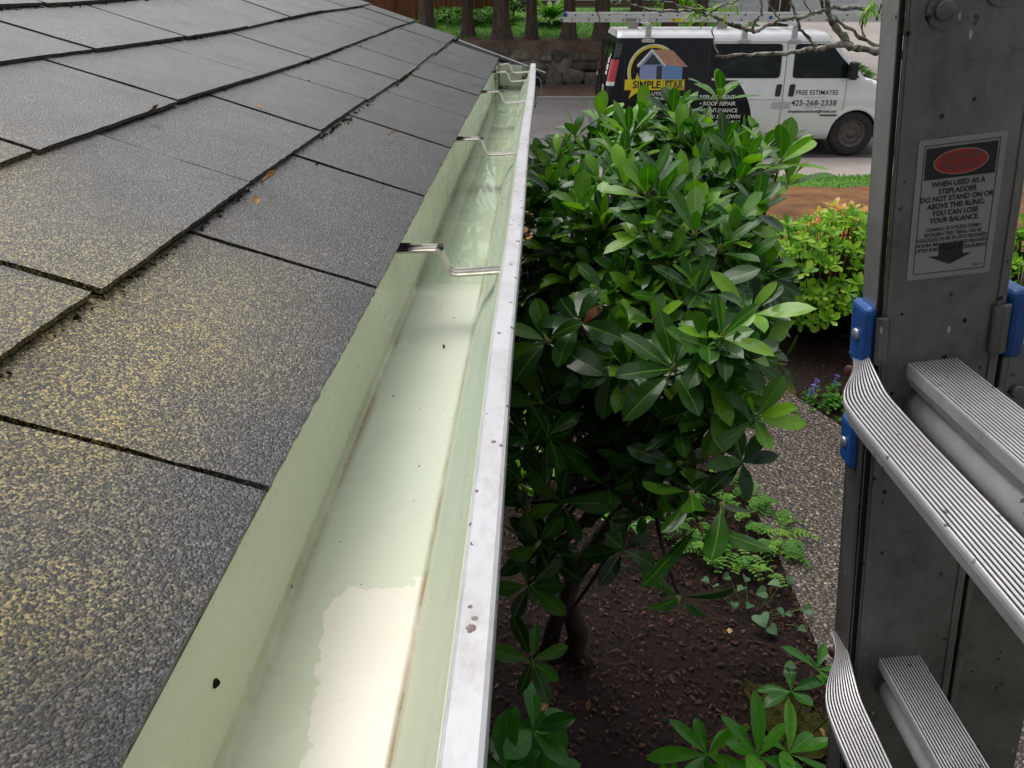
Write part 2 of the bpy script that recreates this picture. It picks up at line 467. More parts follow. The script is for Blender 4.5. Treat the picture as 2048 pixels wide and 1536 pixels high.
MS['gland'] = simple('ground_soil', (.06, .05, .03), (.05, .075, .02), 1.2, .9, bump=.6, bscale=12)
MS['lawn'] = simple('lawn_turf', (.10, .22, .035), (.06, .14, .025), 2.5, .85, bump=.8, bscale=30)
MS['blade'] = m_leaf('grass_blade', (.05, .14, .02), (.12, .28, .04), (.22, .40, .07), .55, .3, 0)
def m_road():
    t = NT('asphalt_road')
    c = t.mix(t.ramp(t.noise(.5, 5, .7, stretch=(.35, 1.2, 1)), (.35, 0.), (.65, 1.)), (.165, .148, .146), (.105, .096, .098))
    c = t.mix(t.ramp(t.noise(45, 3), (.3, 0.), (.7, .5)), c, (.09, .085, .085))
    ck = t.ramp(t.voro(.55, 'DISTANCE_TO_EDGE', vec=t.vec((.6, 1.3, 1))), (.0, 1.), (.012, 0.))
    c = t.mix(t.math('MULTIPLY', ck, t.ramp(t.noise(.8, 3), (.45, 0.), (.6, .8))), c, (.04, .038, .038))
    t.set(base=c, rough=t.ramp(t.noise(1.2, 3), (.3, .45), (.7, .75)), spec=.4); t.bump(t.noise(120, 4), .3, .01)
    return t.mat
MS['road'] = m_road()
MS['shoulder'] = simple('needle_litter', (.19, .13, .105), (.10, .06, .045), 2.0, .9, bump=.7, bscale=25)
MS['concrete'] = simple('concrete', (.44, .385, .345), (.36, .31, .28), 1.6, .75, bump=.25, bscale=50)
MS['drive'] = simple('driveway_concrete', (.42, .37, .34), (.34, .30, .28), .8, .8)
MS['barkdust'] = simple('orange_bark_dust', (.24, .115, .045), (.10, .05, .028), 2.2, .9, bump=1.0, bscale=16)
MS['stone'] = simple('rockery_stone', (.20, .175, .14), (.085, .075, .055), 3.5, .85, bump=.9, bscale=9, tint=.9)
MS['greystone'] = simple('edging_stone', (.22, .19, .14), (.10, .085, .06), 9, .75, bump=.8, bscale=30)
MS['mossy'] = simple('bright_moss', (.10, .09, .012), (.03, .032, .008), 30, .95, bump=1.0, bscale=90, tint=.8)
MS['fence'] = simple('red_cedar_board', (.27, .10, .045), (.14, .05, .025), 2.5, .75, stretch=(5, 5, .4), tint=.6)
MS['siding'] = simple('pinkish_siding', (.40, .25, .19), (.34, .21, .16), 2, .75, tint=.2)
MS['whitewall'] = simple('white_siding', (.86, .86, .88), (.80, .80, .82), 2, .6)
MS['wallpaint'] = simple('house_wall_paint', (.34, .345, .34), rough=.7)
MS['black'] = simple('black_paint', (.010, .010, .011), (.018, .017, .017), 8, .5)
MS['dripmetal'] = m_alu('drip_edge_metal', (.25, .25, .25), (.5, .5, .5), .4, .3, .7)
MS['van'] = m_van()
def m_glass():
    t = NT('dark_glass'); f = t.noise(1.6, 4, .6, 1.0, stretch=(1, 1, 2.2))
    t.set(base=t.ramp(f, (.35, (.004, .006, .007)), (.6, (.010, .016, .016)), (.75, (.03, .045, .05))), rough=.06, spec=.16)
    return t.mat
MS['glass'] = m_glass()
MS['rubber'] = simple('tyre_rubber', (.030, .029, .028), (.05, .047, .043), 14, .8, bump=.3, bscale=60)
MS['rim'] = simple('dusty_wheel_steel', (.13, .115, .105), (.07, .065, .06), 10, .5, .4)
MS['trim'] = simple('black_trim', (.02, .02, .022), rough=.45)
MS['greyplastic'] = simple('grey_bumper', (.16, .165, .18), (.10, .105, .115), 4, .5)
MS['redlens'] = simple('red_lens', (.55, .012, .02), (.42, .01, .015), 6, .2, coat=.5)
MS['white'] = flat('white_vinyl', (.78, .78, .78))
MS['yellow'] = flat('yellow_vinyl', (.80, .62, .015))
MS['ink'] = flat('black_ink', (.012, .012, .014))
MS['greyink'] = flat('grey_ink', (.06, .06, .065))
MS['sky_blue'] = flat('light_blue_vinyl', (.16, .30, .62))
MS['lilac'] = flat('lilac_vinyl', (.30, .34, .62))
MS['roofpink'] = simple('roof_vinyl', (.56, .30, .22), (.42, .2, .15), 30, .5)
MS['dkwin'] = flat('window_vinyl', (.03, .05, .06))
MS['label'] = simple('label_film', (.30, .285, .27), (.25, .24, .225), 14, .45)
MS['labelred'] = flat('label_red', (.33, .02, .015))
MS['petal'] = m_leaf('blue_petal', (.10, .09, .4), (.16, .14, .55), (.25, .22, .7), .6, .2, 0)
MS['redpetal'] = m_leaf('red_petal', (.45, .02, .06), (.6, .03, .09), (.7, .08, .15), .6, .2, 0)
def m_water():
    t = NT('rain_water')
    tr = t.n('ShaderNodeBsdfTransparent'); gl = t.n('ShaderNodeBsdfGlossy'); gl.inputs['Roughness'].default_value = .03
    fr = t.n('ShaderNodeFresnel'); fr.inputs[0].default_value = 1.33
    tr.inputs[0].default_value = (.93, .97, .92, 1)
    b = t.n('ShaderNodeBump'); b.inputs['Strength'].default_value = .035; b.inputs['Distance'].default_value = .004
    t.put(b.inputs['Height'], t.noise(16, 2, stretch=(1, .6, 1)))
    t.t.links.new(b.outputs[0], gl.inputs['Normal']); t.t.links.new(b.outputs[0], fr.inputs['Normal'])
    ms = t.n('ShaderNodeMixShader'); t.t.links.new(fr.outputs[0], ms.inputs[0])
    t.t.links.new(tr.outputs[0], ms.inputs[1]); t.t.links.new(gl.outputs[0], ms.inputs[2])
    t.t.links.new(ms.outputs[0], t.t.nodes['Material Output'].inputs[0])
    return t.mat
MS['water'] = m_water()

def text_polys(s, size, align='CENTER', bold=0, sx=1.0, shear=0):
    """mesh outline of a line of lettering, as (verts2d, faces)"""
    cu = bpy.data.curves.new('lettering', 'FONT')
    cu.body = s; cu.size = size; cu.align_x = align; cu.align_y = 'CENTER'; cu.offset = bold; cu.shear = shear
    cu.resolution_u = 3
    o = bpy.data.objects.new('lettering', cu); COL.objects.link(o)
    bpy.context.view_layer.update()
    dg = bpy.context.evaluated_depsgraph_get()
    me = o.evaluated_get(dg).to_mesh()
    V = [(v.co.x * sx, v.co.y) for v in me.vertices]; F = [tuple(p.vertices) for p in me.polygons]
    o.evaluated_get(dg).to_mesh_clear()
    bpy.data.objects.remove(o); bpy.data.curves.remove(cu)
    return V, F

# ------------------------------------------------------------------ terrain
def gz(x, y):
    if y < 8: z = .4
    elif y < 12.4: z = .4 - .26 * (y - 8) / 4.4
    elif y < 13.3: z = .14 - .12 * (y - 12.4) / .9
    elif y < 26.2: z = .0
    else:
        hi = 1.15 + min(1.0, (y - 26.2) / 9) * .8
        lo = min(1.0, (y - 26.2) / 9) * 1.5
        f = min(1, max(0, (x - 8.6) / 1.5))
        z = hi * (1 - f) + lo * f
        if y > 36: z += (y - 36) * .02
    return z

def sheet(name, xs, ys, off, mat, jit=0):
    mb = MB()
    mb.grid([[(x, y, gz(x, y) + off + (rnd(-jit, jit) if jit else 0)) for x in xs] for y in ys][::1])
    mb.f = [f[::-1] for f in mb.f] if False else mb.f
    o = mb.build(name, mat, smooth=True)
    return tag(o, kind='structure')

def lin(a, b, n): return [a + (b - a) * i / n for i in range(n + 1)]

XS = lin(-70, -12, 8) + lin(-11, 20, 62) + lin(24, 90, 8)
YS = lin(-40, -2, 8) + lin(-1, 13.3, 40) + [13.31] + lin(14, 26.19, 16) + [26.21] + lin(27, 40, 26) + lin(60, 400, 8)
sheet('ground', XS, YS, -.10, MS['gland'])
sheet('road', lin(-70, 90, 40), lin(14.85, 23.4, 8), .0, MS['road'])
sheet('road_shoulder', lin(-70, 8.6, 40), lin(23.4, 26.15, 6), .004, MS['shoulder'])
sheet('road_edge_line', lin(-70, 90, 40), [23.05, 23.22], .004, MS['concrete'])
sheet('sidewalk', lin(-70, 90, 40), lin(13.32, 14.85, 3), .006, MS['concrete'])
sheet('grass_verge', lin(-30, 40, 30), lin(11.7, 13.3, 8), .012, MS['lawn'])
sheet('lawn', lin(-40, 9.4, 60), lin(26.6, 34.5, 24), .01, MS['lawn'])
sheet('driveway', lin(9.6, 15, 10), lin(23.3, 37, 24), .012, MS['drive'])
mb = MB()
rows = []
for y in lin(8.0, 11.8, 30):
    rows.append([(x, y, gz(x, y) + .02 + .10 * math.sin(math.pi * min(1, max(0, (y - 8.0) / 3.8))) + rnd(-.015, .015)) for x in lin(-4, 9, 60)])
mb.grid(rows)
tag(mb.build('bark_dust_bed', MS['barkdust'], smooth=True), kind='structure')

# garden bed: dark wet mulch with an uneven crumbly surface
mb = MB()
def bump2(x, y): return .02 * math.sin(x * 5.1 + 1.3 * math.sin(y * 3)) + .015 * math.sin(y * 7.7 + x * 2)
mb.grid([[(x, y, .412 + bump2(x, y) * (0.4 if y > 4.6 else 1) + rnd(-.006, .006)) for x in lin(-1.2, 4.6, 110)] for y in lin(.3, 7.95, 140)])
tag(mb.build('garden_soil', MS['soil'], smooth=True), kind='structure')

# exposed-aggregate path: runs along the bed and turns left behind the shrub
def path_in(x, y):
    el = 1.33 + .03 * math.sin(y * 2)
    if y < 4.55: return el < x < (2.25 if y < 4.1 else 2.25 - (y - 4.1) * .9)
    return -1.2 < x < 1.9 - (y - 4.55) * .8 and y < 5.75 or (el - (y - 4.5)) < x < 1.8 and y < 5.7
mb = MB()
left = [(1.33, .3), (1.33, 1.5), (1.34, 2.4), (1.35, 3.1), (1.33, 3.8), (1.15, 4.3), (.7, 4.65), (.1, 4.85), (-.6, 4.95), (-1.2, 5.0)]
right = [(2.55, .3), (2.5, 1.5), (2.4, 2.6), (2.3, 3.5), (2.15, 4.3), (1.9, 4.9), (1.3, 5.45), (.5, 5.8), (-.3, 5.9), (-1.2, 5.95)]
rows = []
for (l, r) in zip(left, right):
    rows.append([Vector((*l, .455)).lerp(Vector((*r, .455)), i / 8) for i in range(9)])
fine = []
for i in range(len(rows) - 1):
    for k in range(6):
        fine.append([rows[i][j].lerp(rows[i + 1][j], k / 6) for j in range(9)])
fine.append(rows[-1])
fine = [[Vector((r_[0].x - .005, r_[0].y, .36))] + r_ + [Vector((r_[-1].x + .005, r_[-1].y, .36))] for r_ in fine]
mb.grid(fine)
mb.f = [f[::-1] for f in mb.f]
tag(mb.build('gravel_path', MS['gravel']), kind='structure')
PATH = [Vector((*p, 0)) for p in left] + [Vector((*p, 0)) for p in right[::-1]]
def on_path(x, y):
    c = False; n = len(PATH)
    for i in range(n):
        a, b = PATH[i], PATH[(i + 1) % n]
        if (a.y > y) != (b.y > y) and x < (b.x - a.x) * (y - a.y) / (b.y - a.y) + a.x: c = not c
    return c

# loose chips, needles and husks of the mulch: nobody could count them
mb = MB()
for i in range(9000):
    x, y = rnd(-.1, 1.42), rnd(1.9, 4.9)
    if i > 7200: x, y = rnd(1.6, 3.4), rnd(4.2, 6.2)
    if on_path(x, y): continue
    z = .420 + bump2(x, y) * (0.4 if y > 4.6 else 1)
    L = rnd(.006, .028); w = rnd(.0015, .006)
    if i % 17 == 0: L, w = rnd(.035, .075), rnd(.0008, .002)
    if i % 41 == 0: L, w = rnd(.02, .04), rnd(.006, .011); an = rnd(0, 6.28); t1 = rnd(-.4, .4)
    d = Vector((math.cos(an), math.sin(an), t1 * .6)); sd = Vector((-math.sin(an), math.cos(an), rnd(-.5, .5))).normalized()
    p = Vector((x, y, z + rnd(.0, .006)))
    c1 = Vector((0, 0, rnd(.0, .006)))
    mb.ti = random.random() ** 2.2
    mb.add([p - d * L * .5 - sd * w, p - d * L * .5 + sd * w, p + sd * w + c1 + sd * rnd(0, .004), p - sd * w + c1, p + d * L * .5 + sd * w * .5, p + d * L * .5 - sd * w * .5],
           [(0, 3, 2, 1), (3, 5, 4, 2)])
tag(mb.build('mulch_chips', MS['chip']), 'dark brown bark chips and needles littering the soil', 'mulch', kind='stuff')

# ------------------------------------------------------------------ house: roof, fascia, wall, barge board
YAW = R(-2.04)
PITCH = R(19)
EX, EZ = -.162, H - .28        # eave edge
TEND = 3.30
house = empty('house', (0, 0, 0), YAW, 'house corner with dark asphalt shingle roof sloping down to the gutter', 'house')
def roof_pt(t, d, n=0):
    """t along the eave, d up the slope, n off the surface"""
    sag = (.004 * math.sin(t * 1.9 + d * 2.2) + .003 * math.sin(t * 4.3 + 1 + d * 5)) * min(1, .15 + d * 2)
    n += sag
    return Vector((EX - d * math.cos(PITCH) + n * math.sin(PITCH), t, EZ + d * math.sin(PITCH) + n * math.cos(PITCH)))
roof = MB()
EXPO = .18
courses = 15
for k in range(courses):
    off = .367 + (.16 if k % 2 else .05 if k else 0)
    cuts = [-1.2] + [off + .340 * i + rnd(-.012, .012) for i in range(-4, 10) if -1.15 < off + .340 * i < TEND - .09]
    end = TEND - (.22 if k == 0 else .02 if k == 1 else 0) + rnd(-.01, .01)
    cuts = [c for c in cuts if c < end - .08] + [end]
    d0 = k * EXPO + (rnd(-.004, .004) if k else 0)
    for c0, c1 in zip(cuts[:-1], cuts[1:]):
        roof.ti = random.random()
        ja, jb = (rnd(-.003, .003), rnd(-.003, .003)) if k else (rnd(-.001, .001), rnd(-.001, .001))
        lift = rnd(-.001, .0015)
        a, b = c0 + .0036, c1 - .0036
        nt = max(3, int((b - a) / (.007 if k < 2 else .02))); nd = 7
        top, bot = [], []
        e1 = [rnd(-.0007, .0007) for i_ in range(nt + 1)]
        for j in range(nd + 1):
            v = j / nd; row = []
            for i in range(nt + 1):
                u = i / nt
                d = d0 + ja * (1 - u) + jb * u + (e1[i] * (1 - v)) + v * (EXPO + .022)
                n = .0105 + lift - v * .007
                tt = a + (b - a) * u
                if i == 0: tt += rnd(-.0012, .0012)
                if i == nt: tt += rnd(-.0012, .0012)
                row.append(roof_pt(tt, d, n))
            top.append(row)
        roof.grid(top)
        # butt edge and the two sides, so that each tab has its thickness
        down = lambda p, q: Vector((p.x - q * math.sin(PITCH), p.y, p.z - q * math.cos(PITCH)))
        front = top[0]
        roof.grid([[down(p, .005) for p in front], front])
        for s_ in (0, nt):
            edge = [r_[s_] for r_ in top]
            lo = [down(p, .005) for p in edge]
            roof.grid([edge, lo] if s_ == 0 else [lo, edge])
roof.mi = 1
for j in (0,):
    dd = lin(.02, courses * EXPO, 30)
    roof.grid([[roof_pt(t, d, -.001) for t in lin(-1.2, TEND - .03, 30)] for d in dd])
    roof.grid([[roof_pt(t, d, -.014) for t in lin(-1.2, TEND - .03, 30)] for d in dd][::-1])
roof_o = roof.build('roof', [MS['shingle'], MS['felt']], house)
# rest of the roof, the far slope and the walls
mb = MB()
ridge = roof_pt(0, courses * EXPO)
mb.add([(ridge.x, -1.2, ridge.z - .01), (ridge.x, TEND, ridge.z - .01), (ridge.x - 2.5, TEND, ridge.z - .9), (ridge.x - 2.5, -1.2, ridge.z - .9)], [(0, 1, 2, 3)])
mb.build('rear_roof_slope', MS['felt'], house)
mb = MB()
mb.box((-5.0, -1.1, .3), (-.62, 3.0, 2.72))
mb.box((-5.0, -6.0, .3), (5.5, -2.0, 5.6))  # unseen wing added behind the viewer to block sky light
mb.build('wall', MS['wallpaint'], house)
mb = MB()
mb.box((-.205, -1.2, 2.58), (-.182, 3.2, 2.752))
mb.build('fascia', MS['wallpaint'], house, bevel=.003)
mb = MB()
mb.box((-.62, -1.1, 2.585), (-.206, 3.2, 2.6))
mb.build('soffit', MS['wallpaint'], house)
# black barge board carried past the eave, with a thin metal drip edge
mb = MB()
def bz(x): return EZ + (EX - x) * math.tan(PITCH)
xa, xb = -2.6, -.002
for (y0, y1, o1, o2) in ((3.325, 3.362, -.012, -.065),):
    V = []
    for y in (y0, y1):
        V += [(xa, y, bz(xa) + o1), (xb, y, bz(xb) + o1), (xb, y, bz(xb) + o2), (xa, y, bz(xa) + o2)]
    mb.add(V, [(0, 3, 2, 1), (4, 5, 6, 7), (0, 1, 5, 4), (1, 2, 6, 5), (2, 3, 7, 6), (3, 0, 4, 7)])
bb = mb.build('barge_board', MS['black'], house, bevel=.003)
mb = MB()
mb.tube([(-.55, 3.318, bz(-.55) - .03), (-.01, 3.318, bz(-.01) - .032), (.0, 3.318, bz(0) - .045), (.002, 3.318, bz(0) - .10)], .0018, 6)
mb.tube([(-.6, 3.34, bz(-.6) - .008), (.016, 3.34, bz(.016) - .008)], .006, 6)
mb.build('drip_edge', MS['dripmetal'], bb)

# debris caught along the shingle butts: moss crumbs, needles, husks
mb = MB()
def crumb(p, r, el=1.6, tint=None):
    q = Matrix.Rotation(rnd(0, 6.28), 3, Vector((rnd(-1, 1), rnd(-1, 1), rnd(-1, 1))).normalized())
    ax = [Vector((el, 0, 0)), Vector((0, 1, 0)), Vector((0, 0, .7))]
    V = []
    for a_ in ax:
        for s_ in (1, -1): V.append(p + q @ (a_ * s_ * r * rnd(.6, 1.3)))
    mb.ti = random.random() if tint is None else tint
    mb.add(V, [(0, 2, 4), (2, 1, 4), (1, 3, 4), (3, 0, 4), (2, 0, 5), (1, 2, 5), (3, 1, 5), (0, 3, 5)])
for k in range(1, 9):
    n = 900 if k < 6 else 250
    for i in range(n):
        t = rnd(.0, TEND)
        dens = (.12 if t < 1.1 else .25) + .75 * (math.sin(t * 9 + k * 2) * .5 + .5) * (.35 + .65 * min(1, t / 1.3))
        if random.random() > dens: continue
        d = k * EXPO - abs(random.gauss(0, .0035)) + .001
        crumb(roof_pt(t, d, .002 + rnd(0, .004)), rnd(.0010, .0022) if t < 1.2 else rnd(.0012, .0038))
for i in range(260):
    k = random.randint(0, 6); t = rnd(.2, TEND - .3)
    off = .367 + (.16 if k % 2 else .05 if k else 0)
    t = off + .340 * random.randint(-1, 8) + rnd(-.003, .003)
    if t < 3.0: crumb(roof_pt(t, k * EXPO + rnd(0, EXPO), .005), rnd(.001, .0028))
deb = mb.build('moss_crumbs', MS['moss'], None)
deb.rotation_euler = (0, 0, YAW)
tag(deb, 'crumbs of moss and needles caught along the shingle edges', 'moss', kind='stuff')

def fixture(o):
    o.rotation_euler = (0, 0, YAW); return o
for i, (t, d, L, W, lab, tn, an) in enumerate([
        (.875, .172, .022, .0045, 'orange pointed husk leaning on the shingle edge in mid roof', .5, .6),
        (.80, .150, .016, .004, 'pale orange curled husk lying below the shingle edge', .85, 2.2),
        (.98, .348, .016, .005, 'brown flat husk beside the second shingle edge', .35, .2),
        (1.18, .27, .014, .004, 'cream husk standing at a tab joint', 1.0, 2.8),
        (1.30, .10, .014, .003, 'small orange husk on the lowest shingle row', .6, .3)]):
    mb = MB()
    p = roof_pt(t, d, .016)
    leaf(mb, p, (math.cos(an), math.sin(an), .12), (.3, 0, 1), L, W * 2, -.8, .5, 6, .1, tn)
    o = mb.build('leaf_husk', MS['dead'])
    sol = o.modifiers.new('thick', 'SOLIDIFY'); sol.thickness = .0008
    fixture(o); tag(o, lab, 'husk', 'husks fallen on the roof')

# ------------------------------------------------------------------ rain gutter
gut = empty('rain_gutter', (0, 0, 0), YAW, 'pale green rain gutter with white front lip running along the eave', 'gutter')
GZ = H - .30
def bow(t): return -.0035 * math.exp(-((t - .66) / .3) ** 2) + .002 * math.sin(t * 3.1)
TS = lin(-.9, 3.21, 90)
prof = [(-.1745, .002), (-.1735, -.045), (-.1725, -.0855), (-.1715, -.0892), (-.1685, -.0903), (-.13, -.0905), (-.083, -.0904), (-.0782, -.0898),
        (-.0762, -.085), (-.068, -.064), (-.058, -.050), (-.0535, -.044), (-.051, -.034), (-.0475, -.022), (-.0435, -.014), (-.0418, -.004)]
outer = [(x + .0016 if i > 7 else x - (.0016 if i < 3 else 0), z - (.0016 if 2 < i < 9 else 0)) for i, (x, z) in enumerate(prof)]
loop = prof + outer[::-1]
mb = MB()
mb.grid([[(x + bow(t), t, GZ + z) for (x, z) in loop + loop[:1]] for t in TS])
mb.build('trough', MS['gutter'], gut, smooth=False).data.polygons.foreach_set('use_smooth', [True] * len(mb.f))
lip = [(-.0425, -.0085), (-.0405, -.002), (-.0385, .0), (-.0235, .0), (-.0210, -.0018), (-.0205, -.004), (-.0205, -.020), (-.022, -.022), (-.030, -.0225), (-.036, -.035),
       (-.050, -.058), (-.066, -.075), (-.073, -.094), (-.0745, -.094), (-.0675, -.0745), (-.0515, -.0570), (-.0385, -.036), (-.0345, -.020), (-.0400, -.012)]
mb = MB()
mb.grid([[(x + bow(t), t, GZ + z) for (x, z) in lip + lip[:1]] for t in TS])
mb.ngon([(x + bow(TS[-1]), TS[-1], GZ + z) for (x, z) in lip])
mb.build('front_lip', MS['lip'], gut)
mb = MB()
cap = [(-.1735, .003), (-.1725, -.083), (-.168, -.0895), (-.082, -.0895), (-.0745, -.082), (-.068, -.064), (-.056, -.047), (-.051, -.034), (-.0435, -.012), (-.0418, -.0085)]
for y in (3.18, 3.184):
    mb.ngon([(x, y, GZ + z) for (x, z) in (cap if y < 3.182 else cap[::-1])])
n = len(cap)
mb.add([(x, y, GZ + z) for y in (3.18, 3.184) for (x, z) in cap], [(i, i + n, (i + 1) % n + n, (i + 1) % n) for i in range(n)])
mb.box((-.1715, 3.05, GZ - .088), (-.165, 3.179, GZ - .004))
mb.build('end_cap', MS['gutter'], gut)
# hidden-hanger straps
def hanger(t, parent, sc=1.0):
    mb = MB()
    path = [(-.19, .004), (-.165, .0045), (-.140, .006), (-.1235, .0065), (-.1185, .003), (-.1135, -.010), (-.1095, -.0195), (-.105, -.0235), (-.098, -.0245), (-.07, -.0225), (-.043, -.0200)]
    w = .0135
    rib = [(-1, 0), (-.62, 0), (-.5, .0022), (-.3, .0022), (-.18, .0), (.18, .0), (.3, .0022), (.5, .0022), (.62, 0), (1, 0)]
    rows = []
    for i, (x, z) in enumerate(path):
        a_ = path[max(0, i - 1)]; b_ = path[min(len(path) - 1, i + 1)]
        tx, tz = b_[0] - a_[0], b_[1] - a_[1]; l = math.hypot(tx, tz); nx, nz = -tz / l, tx / l
        up = [(x + nx * r_, q * w, z + nz * r_) for q, r_ in rib]
        dn = [(x - nx * .0026 + nx * r_, q * w, z - nz * .0026 + nz * r_) for q, r_ in rib][::-1]
        rows.append(up + dn)
    mb.grid(rows, True)
    mb.v = [(p[0] + bow(t), p[1] + t, p[2] + GZ) for p in mb.v]
    o = mb.build('hanger', MS['steel'], parent, smooth=False)
    s_ = MB()
    s_.disc((-.121 + bow(t), t, GZ + .007), (.95, 0, .1), .0048, .006, 6)
    s_.box((-.162 + bow(t), t - .003, GZ + .0065), (-.141 + bow(t), t + .003, GZ + .0085))
    s_.box((-.19 + bow(t), t - .013, GZ + .0064), (-.157 + bow(t), t + .013, GZ + .0074))
    s_.build('screw', MS['darksteel'], o)
for t in (.905, 1.62, 2.34, 2.85, 3.12):
    hanger(t, gut)
# a shallow film of rain lying in the far half
mb = MB()
mb.grid([[(x + bow(t), t, GZ - .0845) for x in (-.172, -.15, -.12, -.1, -.0775)] for t in lin(1.02, 3.178, 40)])
wo = fixture(mb.build('standing_water', MS['water'], smooth=True))
tag(wo, kind='structure')
# a torn flake of paint hanging on the outside of the gutter front
mb = MB()
leaf(mb, (-.0185, 2.52, GZ - .008), (.2, -.15, -1), (1, 0, .2), .055, .022, .3, .2, 6, .12, .5)
o = fixture(mb.build('paint_flake', MS['label']))
o.modifiers.new('thick', 'SOLIDIFY').thickness = .0008
tag(o, 'torn pale flake hanging from the outside of the white gutter lip', 'flake')
# grit in the gutter
for (x, t, sc, lab) in ((-.1735, .285, .0026, 'dark seed on the sloping back wall of the gutter nearest the viewer'),
                        (-.112, .82, .0025, 'tiny dark seed on the gutter floor below the nearest strap')):
    mb = MB()
    crumb_p = Vector((x + .002, t, GZ - .042 if x < -.17 else GZ - .089))
    q = MB(); 
    leaf(q, crumb_p, (.1, 1, .5), (1, 0, .6), sc * 2.2, sc * 1.3, .5, .6, 5, 0, 0)
    o = fixture(q.build('seed', MS['moss'])); o.modifiers.new('thick', 'SOLIDIFY').thickness = .0012
    tag(o, lab, 'seed')

# ------------------------------------------------------------------ ladder leaning beside the gutter
A_ = Vector((-.12605598, .05602488, .99043985)); F_ = Vector((.02089636, .99833243, -.05381179)); B_ = Vector((.99180302, -.01391329, .12701649))
P0 = Vector((.26930664, .54250671, 2.90942704))
LF = Matrix(((B_.x, -F_.x, A_.x, 0), (B_.y, -F_.y, A_.y, 0), (B_.z, -F_.z, A_.z, 0), (0, 0, 0, 1)))   # local: x = across the rail, y = towards the viewer, z = up the rail
lad = empty('folding_ladder', (0, 0, 0), 0, 'scuffed aluminium folding ladder with ribbed rungs and blue guides beside the gutter', 'ladder')
lad.matrix_world = Matrix.Translation(P0) @ LF
LB = -2.53          # foot of the rails
W = .09
def rail(yo, sgn):
    mb = MB()
    # web, then the two flanges turned away from the rungs with a rolled corner and a grime line between
    mb.box((0.0005, yo - .003, LB + .05), (W, yo, .32))
    mb.mi = 2
    for x0, x1 in ((-.0035, .0), (W, W + .003)):
        y0, y1 = (yo - .029, yo - .0042) if sgn > 0 else (yo + .0012, yo + .026)
        mb.box((x0, y0, LB + .05), (x1, y1, .32))
        mb.box((x0 if x0 < 0 else x0 - .008, (y0 - .002) if sgn > 0 else y1, LB + .05), (x1 + .008 if x0 < 0 else x1, y0 if sgn > 0 else y1 + .002, .32))
    mb.mi = 0
    # raised rolled bead beside each edge of the web
    for bx in (.0045, W - .0045):
        mb.box((bx - .0022, yo, LB + .05), (bx + .0022, yo + .0013, .32))
    mb.mi = 1
    mb.box((-.0028, yo - .0042, LB + .06), (.0005, yo - .0022, .31))
    return mb.build('stile', [MS['rail'], MS['groove'], MS['flange']], lad, bevel=.0009)
rail(0, 1)
rail(.42, -1)
def outer_rail(yo, sgn, top):
    mb = MB()
    y1 = yo - .031 * sgn
    mb.box((-.0076, y1 - .003 * sgn, LB), (W + .012, y1, top))
    for x0, x1 in ((-.0072, -.0045), (W + .0065, W + .0115)):
        mb.box((x0, y1, LB), (x1, yo - .004 * sgn, top))
    # the second section beside it, dark in the shade
    mb.box((W + .020, y1 - .002, LB), (W + .100, y1 + .001, top - .06))
    mb.box((W + .016, y1 - .02, LB), (W + .020, y1 + .016, top - .06))
    return mb.build('outer_stile', MS['rail'], lad, bevel=.0012)
outer_rail(0, 1, -.135)
outer_rail(.42, -1, -.085)
# ribbed rungs
def ribs(w, n, h):
    out = [(-w / 2, -.001)]
    for i in range(n):
        a = -w / 2 + w * (i + .10) / n; b = -w / 2 + w * (i + .74) / n
        out += [(a, 0), (a + .0003, h), (b - .0003, h), (b, 0)]
    return out + [(w / 2, -.001)]
def inner_rung(s0, c1=.42):
    w = .038; top = ribs(w, 15, .0007)
    body = [(w / 2, -.010), (w / 2 - .004, -.020), (-w / 2 + .004, -.020), (-w / 2, -.010)]
    sec = top + body
    mb = MB()
    ys = lin(-.0, c1, 40)
    mb.grid([[(.041 + x, y, s0 + z) for x, z in sec] for y in ys], True)
    # grime lies between the ribs
    o = mb.build('rung', MS['tread'], lad)
    g = MB()
    g.grid([[(.041 + x, y, s0 + .00025) for x in (-w / 2 + .001, w / 2 - .001)] for y in ys])
    g.build('grime', MS['groove'], o)
    tb = MB(); tb.tube([(.040, -.002, s0 - .038), (.040, c1, s0 - .038)], .0165, 20)
    tb.build('rung_tube', MS['tread'], o, smooth=True)
    cl = MB()
    cl.tube([(.040, -.0005, s0 - .038), (.040, .0035, s0 - .038)], .019, 20)
    cl.build('swaged_collar', MS['rail'], o, smooth=False)
